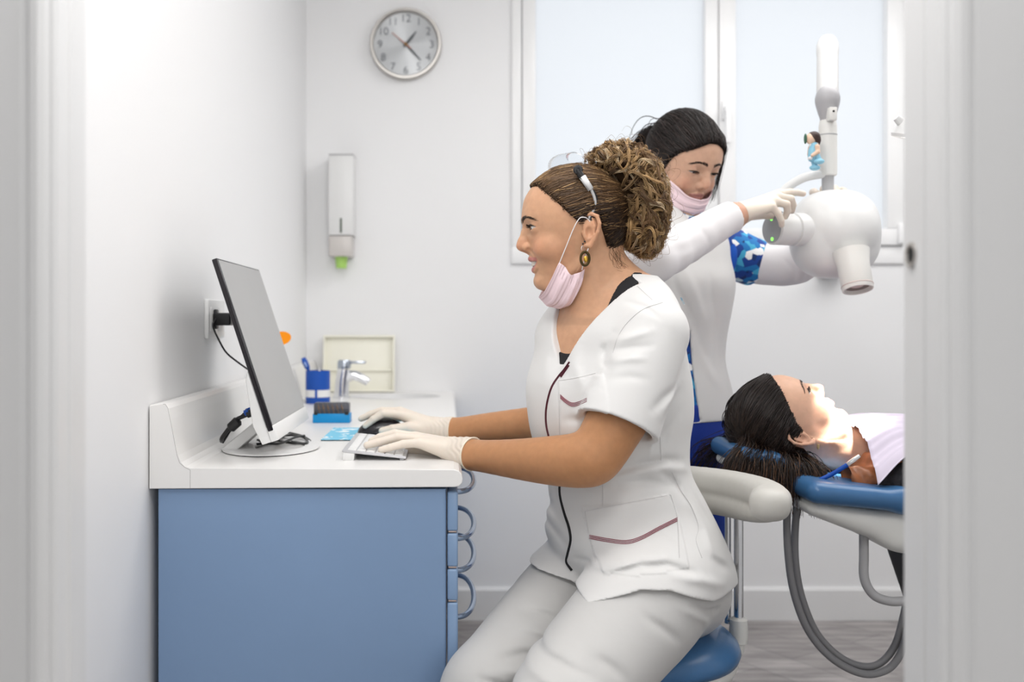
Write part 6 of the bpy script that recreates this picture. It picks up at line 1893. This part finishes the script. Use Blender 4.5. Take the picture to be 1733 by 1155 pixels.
# tunic over a printed scrub top
def plane2(c, n, k=.0015): return Op(lambda x, y, z: (x - c[0]) * n[0] + (y - c[1]) * n[1] + (z - c[2]) * n[2], None, None, 'i', k)
tun = [loft_z(rows2, BF, 0, k=.03), cap(s_r + np.array([.02, .01, .005]), s_r + np.array([0, -.03, -.01]), .054, .052, k=.03), cap(s_l - BL * .075, s_l - BL * .055, .056, .050, k=.03)]
tun += [fold([(1120, 470), (1160, 520), (1200, 600)], 2.28, .004, .012, None), fold([(1150, 450), (1185, 520), (1205, 560)], 2.28, -.004, .012, None), fold([(1205, 470), (1220, 540), (1215, 620)], 2.28, .004, .010, None),
        fold([(1190, 600), (1215, 640), (1235, 660)], 2.28, -.003, .012, None), fold([(1130, 450), (1140, 480), (1170, 540)], 2.28, .003, .008, None)]
tun.append(Op(lambda x, y, z: z - 1.43 + 0 * x + 0 * y, None, None, 'i', .004)); tun.append(Op(lambda x, y, z: .888 - z + 0 * x + 0 * y, None, None, 'i', .002))
tun.append(cap(f2.w(np.array([-12.0, 0, -50])), np.array([.56, 2.385, 1.33]), .053, .050, 's', .004))
def vcut2(x, y, z):
    dx, dy = x - .545, y - 2.4; lat = np.abs(dx * BL[0] + dy * BL[1]); fw = dx * BF[0] + dy * BF[1]
    return np.maximum(np.maximum(lat - (z - 1.30) * .55, 1.30 - z), -fw)
tun.append(Op(vcut2, (.3, 2.1, 1.29), (.8, 2.7, 1.45), 's', .003))
sl_q = np.array([P(x, y, 2.27)[[0, 2]] for x, y in [(1163, 566), (1171, 556), (1177, 620), (1186, 715), (1160, 715), (1163, 640)]])
tun.append(Op(lambda x, y, z: np.maximum(poly_sd(sl_q, x + 0 * z, z + 0 * x), y - 2.36), (.5, 2.1, .85), (.7, 2.37, 1.15), 's', .001))
V, Q = solid(tun, (.30, 2.15, .87), (.78, 2.62, 1.45), .0038, 2)
tunic2 = mesh_np('tunic', V, Q, m_cloth, w2); tag(tunic2, 'white sleeveless tunic open at the side')
V, Q = solid([loft_z(rows2, BF, -.006, k=.03), Op(lambda x, y, z: np.maximum(z - 1.385, .872 - z) + 0 * x + 0 * y, None, None, 'i', .002), cap(f2.w(np.array([-12.0, 0, -50])), np.array([.56, 2.385, 1.33]), .0505, .048, 's', .003)], (.32, 2.18, .86), (.76, 2.6, 1.40), .0045, 2)
tag(mesh_np('scrub_top', V, Q, m_scrub, w2), 'blue printed scrub top under the tunic')
ns = unit(h_l - s_l)
V, Q = solid([compound(chain([(s_l - ns * .02, .064), (h_l + ns * .03, .060)], .02) + [plane2(h_l + np.array([.012, 0, -.004]), ns), cap(h_l - ns * .02, h_l + ns * .08, .050, .052, 's', .002)], .01)], (.58, 2.35, 1.15), (.86, 2.65, 1.42), .0035, 2)
tag(mesh_np('scrub_sleeve', V, Q, m_scrub, w2), 'blue printed short sleeve')
aq = s_l - BL * .012 - np.array([0, 0, .02])
V, Q = solid([compound([ell(aq, (.066, .030, .075), np.array([BF, BL, [0, 0, 1]]), k=.01)], .01)], aq - .11, aq + .11, .004, 2)
tag(mesh_np('armhole_facing', V, Q, m_royal2, w2), 'plain bright blue armhole facing')
# long white under-sleeves
nr = unit(w_r - P(1225, 374, 2.15)); cr_ = P(1241, 367, 2.16)
V, Q = solid([compound(chain([(p, r + .0062) for p, r in armR2[:-1]] + [(w_r, .0255)], .015, sub=3) + [plane2(cr_, nr)], .01), fold([(1180, 385), (1190, 400), (1200, 415)], 2.1, .002, .006), fold([(1120, 430), (1150, 425), (1175, 412)], 2.1, .002, .008)], (.33, 1.98, 1.17), (.66, 2.40, 1.40), .0035, 2)
ur = mesh_np('under_sleeve', V, Q, m_jersey, w2)
rim2 = lambda c, n, r, th, m, p, nm: (lambda u, v: (lambda bm: (add_tube(bm, [c + (u * math.cos(a) + v * math.sin(a)) * r for a in np.linspace(0, 2 * np.pi, 40, endpoint=False)], th, 8, closed=True), obj(nm, bm, m, p)))(BM()))(*[np.array(q) for q in frame_of(n)])
rim2(cr_ - nr * .001, nr, .0282, .0018, m_jersey, ur, 'cuff'); rim2(cr_ - nr * .016, nr, .0300, .0006, m_seam, ur, 'cuff_seam')
V, Q = solid([compound(chain([(p, r + .0065) for p, r in armL2[:-1]] + [(w_l, .026)], .02, sub=3), .01), fold([(1320, 440), (1335, 460), (1340, 478)], 2.45, .003, .005), fold([(1345, 430), (1355, 452), (1358, 476)], 2.45, .003, .005)], (.60, 2.33, 1.16), (1.0, 2.60, 1.44), .0038, 2)
mesh_np('under_sleeve', V, Q, m_jersey, w2)
# trousers, shoes, gloves, mask
tr2 = [loft_z(rows2, BF, -.003, k=.03)] + [o for l in legs2 for o in chain(l, .03, sub=3)]
tr2.append(Op(lambda x, y, z: np.maximum(z - .93, .07 - z) + 0 * x + 0 * y, None, None, 'i', .002))
V, Q = solid(tr2, (.32, 2.18, .05), (.78, 2.62, .95), .0055, 2); mesh_np('trousers', V, Q, m_royal, w2)
for l in legs2:
    a = l[-1][0].copy(); a[2] = .045; b = a + BF * .13 - np.array([0, 0, .01])
    V, Q = solid(chain([(a, .042), (b, .034)], .02) + [Op(lambda x, y, z: .002 - z + 0 * x + 0 * y, None, None, 'i', .006)], np.minimum(a, b) - .06, np.maximum(a, b) + .06, .005, 2); mesh_np('shoe', V, Q, m_white_pl, w2)
for h, arm, c, n in ((hR2, [(P(1240, 367, 2.155), .0232), (w_r, .0222)], P(1253, 361, 2.168), None), (hL2, [(P(1394, 362, 2.432), .0232), (w_l, .0222)], P(1395, 357, 2.43), None)):
    ops = hand_ops(**h, grow=.0006) + chain([(p, r + .0012) for p, r in arm] + [(h['wrist'], .0222)], .008)
    n = unit(c - h['wrist']); ops.append(plane2(c, n, .0008)); lo, hi = bounds([o for o in ops if o.lo is not None])
    V, Q = solid(ops, lo, hi, .0017, 1); g_ = mesh_np('glove', V, Q, m_glove, w2)
    rim2(c - n * .001, n, .0232, .0012, m_glove_rim, g_, 'cuff_rim')
def l2(u, v, w): return np.array([u, v, w], float)
cols = [[l2(52, 66, -22), l2(80, 55, -34), l2(98, 32, -50), l2(108, 0, -55)],
        [l2(44, 64, -40), l2(72, 56, -54), l2(96, 34, -66), l2(108, 0, -70)],
        [l2(38, 59, -58), l2(64, 54, -74), l2(88, 36, -86), l2(102, 0, -90)],
        [l2(34, 56, -72), l2(52, 46, -92), l2(72, 28, -104), l2(84, 0, -108)]]
mk2 = mask_mesh('face_mask', cols, m_mask, w2, f2, lambda s, t: .8 * np.sin(s * 22) + 0 * t, nt=20)
tag(mk2, 'pale pink surgical mask worn under the mouth')
for s in (1, -1):
    tube_obj('ear_loop', [f2.w(l2(u, s * v, w)) for u, v, w in ((52, 66, -22), (28, 73, 0), (8, 78, 22), (0, 82, 34))], .0013, m_strap, mk2, 8, 6)
    tube_obj('ear_loop', [f2.w(l2(u, s * v, w)) for u, v, w in ((36, 59, -70), (18, 68, -42), (-2, 76, -24), (-14, 80, -12))], .0013, m_strap, mk2, 8, 6)
    bm = BM(); bmesh.ops.create_uvsphere(bm, u_segments=14, v_segments=10, radius=.0035, matrix=Matrix.Translation(Vector(f2.w(l2(0, s * 86, -26))))); obj('ear_stud', bm, m_white_pl, w2)

# ================================================================== the patient
f3 = Fr((.40, -.04, .915), (-.915, 0, .40), 0.93)
f3.put((122, 0, -20), P(1391, 652, 2.045))
Yp = 2.045
shR, shL = np.array([.955, 1.885, .825]), np.array([.955, 2.205, .825])
head3 = head_ops(f3, 'closed', 4.2, 3.2, None)
nk0, nk1 = f3.w(np.array([-8.0, 0, -45])), np.array([.875, Yp, .850])
body3 = head3 + [cap(nk0, nk1, .047, .054, k=.02), cap(nk1, np.array([.97, Yp, .845]), .050, .06, k=.04)]
R3 = np.array([unit([.96, 0, -.20]), [0, 1, 0], unit([.20, 0, .96])])
body3 += [ell(np.array([1.06, Yp, .805]), (.17, .185, .100), R3, k=.04), ell(np.array([1.24, Yp, .775]), (.17, .165, .098), R3, k=.06), ell(np.array([1.42, Yp, .75]), (.16, .18, .10), R3, k=.06)]
body3 += chain([(np.array([.925, Yp, .835]), .05), (shR, .050)], .04) + chain([(np.array([.925, Yp, .835]), .05), (shL, .050)], .04)
armp = [[(s, .048), (np.array([1.17, s[1] - .03 * sg, .80]), .040), (np.array([1.33, Yp - .10 * sg, .90]), .032), (np.array([1.40, Yp - .03 * sg, .895]), .025)] for s, sg in ((shR, 1), (shL, -1))]
for a in armp: body3 += chain(a, .02, sub=3) + chain([(a[-1][0], .024), (a[-1][0] + np.array([.06, 0, -.01]), .022), (a[-1][0] + np.array([.12, 0.0, -.02]), .012)], .01)
legp = [[(np.array([1.45, Yp + s * .09, .735]), .09), (np.array([1.84, Yp + s * .09, .745]), .062), (np.array([2.28, Yp + s * .09, .60]), .045), (np.array([2.36, Yp + s * .09, .66]), .035)] for s in (-1, 1)]
for l in legp: body3 += chain([(p, r - .006) for p, r in l], .03, sub=3)
hc3 = f3.w(np.array([10.0, 0, 0])); hb3 = (hc3 - np.array([.125, .10, .125]), hc3 + np.array([.185, .10, .135]))
big = solid(body3, (.78, 1.78, .55), (2.45, 2.32, 1.03), .0065, 2, skip=[hb3]); hd = solid(body3, hb3[0], hb3[1], .0018, 2)
V, Q = merge(big, hd)
skin3 = (.66, .40, .28); C = skin_colors(f3, V, skin3, (.50, .20, .18), 'closed')
p3 = mesh_np('person', V, Q, m_skin, None, col=C)
tag(p3, 'patient with long dark hair lying face up in the blue chair under a bib', 'person')
bv3 = BVHTree.FromPolygons([Vector(v) for v in hd[0]], hd[1].tolist())
for s in (1, -1):
    eye(f3, s, (.99, .0, -.15), p3)
    brow(bv3, f3, s, [(9, 27), (20, 31.5), (33, 33), (46, 28)], (.03, .018, .012), p3, 90)
    lashes(bv3, f3, s, p3, 4.2, thick=1.5)
zone3 = [(92, 92), (80, 82), (64, 66), (46, 50), (32, 36), (20, 20), (14, 4), (9, 12), (6, 34), (-4, 39), (-20, 33), (-25, 4), (-22, -20), (-30, -50), (-60, -60), (-130, -60), (-130, 170), (130, 170), (130, 96)]
def zone3f(x, y, z):
    u, v, w = f3.loc(x, y, z); return poly_sd(zone3, u + 0 * v, w + 0 * v) * .001
ops = head_base(f3) + [f3.ell((-4, 0, 48), (92, 80, 92), k=8), Op(lambda F, x, y, z: F - .006, None, None, 'f'), Op(zone3f, None, None, 'i', .006)]
V, Q = solid(ops, hb3[0] - .03, hb3[1] + .02, .003, 2)
bh3 = BVHTree.FromPolygons([Vector(v) for v in V], Q.tolist())
hair3 = mesh_np('hair', V, Q, m_hair_cap, p3, col=np.tile([.014, .008, .006], (len(V), 1)))
pa, co = [], []
z3 = lambda u, v, w: poly_sd(zone3, u, w)
near3 = -1 if f3.l[1] > 0 else 1
for p in scalp_points(f3, z3, 2600, near3, .86):
    near = p[1] * near3 > -12
    sg = near3 if near else -near3
    w0 = np.clip(p[2] * 1.0 + (p[0] + 10) * .25 + rng.normal(0, 10), -38, 112)
    low = np.array([-62 + rng.normal(0, 8), sg * (66 - .10 * abs(w0 - 30)), w0])
    L = drape(bh3, f3, f3.w(ell_slerp(f3, p, low, 12, rng.uniform(6, 12))), rng.uniform(.0004, .007) * np.sin(np.pi * np.clip(np.linspace(0, 1, 12), .03, .9)) ** .5)
    p0 = L[-1]; dr = L[-1] - L[-3]; dr /= np.linalg.norm(dr)
    fx = np.clip((w0 + 38) / 150, 0, 1)
    yy = (1.926 + rng.normal(0, .009)) if near else 2.185
    end = np.array([p0[0] + .022 - .075 * fx + rng.normal(0, .008), yy, rng.uniform(.735, .815) + .02 * fx])
    m1 = p0 + dr * .025; m2 = np.array([end[0] + .012 * fx, yy, end[2] + .05])
    t = np.linspace(0, 1, 17)[1:, None]
    tail = (1 - t) ** 3 * p0 + 3 * (1 - t) ** 2 * t * m1 + 3 * (1 - t) * t * t * m2 + t ** 3 * end
    tail += (np.sin(t * rng.uniform(3, 7) + rng.uniform(0, 6)) * t * .0025) * unit(rng.normal(size=3))
    pa.append(np.concatenate([L, tail]))
    k = rng.random(); c0 = np.array([.016, .010, .008]) * rng.uniform(.5, 1.5); c1 = np.array([.10, .05, .025]) * rng.uniform(.5, 1.6) if k > .66 else c0 * 1.3
    tt = np.linspace(0, 1, 28)[:, None] ** 1.5; co.append(c0 * (1 - tt) + c1 * tt)
strands('long_hair', pa, rng.uniform(.0007, .0013, len(pa)), np.array(co), m_hair, hair3)
bm = BM(); add_lathe(bm, [(.0022, 0), (.0030, .006), (.0015, .010)], f3.w(np.array([-1.0, -85, -34])), (0, 0, -1), 12); obj('earring', bm, mat('pale_gold', rgb(215, 190, 140), .3, metal=.7), p3)
# sweater with a brown collar
m_sweater = mat('charcoal_knit', (.022, .022, .026), .95, bump=(130, 1.0), noise=(70, .6))
sw = [ell(np.array([1.06, Yp, .805]), (.178, .193, .108), R3, k=.04), ell(np.array([1.24, Yp, .775]), (.178, .173, .106), R3, k=.06), ell(np.array([1.40, Yp, .752]), (.12, .188, .108), R3, k=.06)]
sw += chain([(np.array([.935, Yp, .835]), .054), (shR, .057)], .04) + chain([(np.array([.832, 1.905, .803]), .024), (np.array([.88, 1.900, .808]), .040), (shR, .055)], .02) + chain([(np.array([.935, Yp, .835]), .054), (shL, .057)], .04)
for a in armp: sw += chain([(p, r + .007) for p, r in a], .02, sub=3)
sw += [Op(lambda x, y, z: .0016 * np.sin(420 * x + 40 * np.sin(30 * y)) * np.sin(380 * z + 300 * y), None, None, 'd'), cap(nk0, np.array([.90, Yp, .870]), .058, .062, 's', .01)]
V, Q = solid(sw, (.78, 1.76, .60), (1.58, 2.33, 1.02), .005, 1); mesh_np('sweater', V, Q, m_sweater, p3)
tp3 = [o for l in legp for o in chain(l[:3], .03, sub=3)] + [ell(np.array([1.46, Yp, .74]), (.14, .183, .104), R3, k=.05)]
V, Q = solid(tp3, (1.33, 1.80, .52), (2.36, 2.30, .88), .007, 2); mesh_np('trousers', V, Q, mat('dark_denim', (.03, .04, .07), .8), p3)
cl = []
m_collar = mat('brown_satin', rgb(158, 98, 62), .4, noise=(40, .25))
ops = chain([(np.array([.745, 1.945, .815]), .014), (np.array([.775, 1.925, .818]), .020), (np.array([.806, 1.908, .815]), .020)], .02) + chain([(np.array([.845, Yp, .815]), .032), (np.array([.85, 1.93, .838]), .032)], .03) + chain([(np.array([.845, Yp, .815]), .032), (np.array([.86, 2.16, .84]), .03)], .03)
ops += [Op(lambda x, y, z: .0028 * np.sin(190 * x + 130 * z + 2 * np.sin(50 * x)), None, None, 'd'), cap(nk0, np.array([.88, Yp, .89]), .048, .055, 's', .004)]
V, Q = solid(ops, (.77, 1.83, .76), (.94, 2.22, .92), .003, 2); mesh_np('collar', V, Q, m_collar, p3)

# bib and its blue cord
m_bib = mat('bib_paper', rgb(214, 205, 222), .85)
nu, nv = 44, 150; G = []
for i in range(nu):
    a = i / (nu - 1); row = []
    for j in range(nv):
        b = j / (nv - 1)                                       # 0 = near hanging corner edge, 1 = far side
        x0 = .800 + .020 * math.sin(math.pi * min(b * 1.1, 1)) + .03 * max(b - .5, 0)
        x = x0 + (1.32 - x0) * a
        yn = 1.850 + .032 * min((x - x0) / .07, 1)
        y = yn + (2.227 - yn) * b
        top = .922 + .006 * math.sin(9 * a) - .25 * max(x - 1.0, 0)
        e = (y - Yp) / .215
        z = top - (.105 if e < 0 else .06) * abs(e) ** 2.4 - .012 * math.exp(-((x - .80) / .04) ** 2)
        if e < 0: z -= .012 * abs(e) ** 2
        z += .0035 * math.sin(38 * b + 5 * a) * math.exp(-(a / .35) ** 2) + .0013 * math.sin(130 * b) * (b < .50) * (b > .06)
        row.append((x, y, z))
    G.append(row)
G = np.array(G); G2 = G.reshape(-1, 3); idx = np.arange(nu * nv).reshape(nu, nv)
Fq = np.stack([idx[:-1, :-1], idx[1:, :-1], idx[1:, 1:], idx[:-1, 1:]], -1).reshape(-1, 4); m_ = len(G2)
bd = list(idx[0]) + list(idx[1:, -1]) + list(idx[-1, ::-1][1:]) + list(idx[::-1, 0][1:-1])
bib = mesh_np('patient_bib', np.concatenate([G2, G2 - np.array([0, 0, .0012])]), np.concatenate([Fq, Fq[:, ::-1] + m_, np.array([(a, m_ + a, m_ + b, b) for a, b in zip(bd, bd[1:] + bd[:1])])]), m_bib)
tag(bib, 'white and lavender paper bib lying on the patient\'s chest', 'bib')
t = thing('bib_cord', 'blue bib cord with a silver clip round the patient\'s neck', 'bib cord', (.8, 1.93, .83))
q = [np.array([.80, 1.99, .800]), np.array([.745, 1.93, .800]), P(1385, 816, 1.905), P(1408, 803, 1.895), P(1436, 786, 1.885)]
tube_obj('cord', q, .0042, m_cupblue, t, 12)
bm = BM(); add_tube(bm, [P(1434, 787, 1.885), P(1444, 780, 1.883), P(1455, 772, 1.881)], [.0042, .0048, .0036], 10); obj('clip', bm, m_chrome, t)
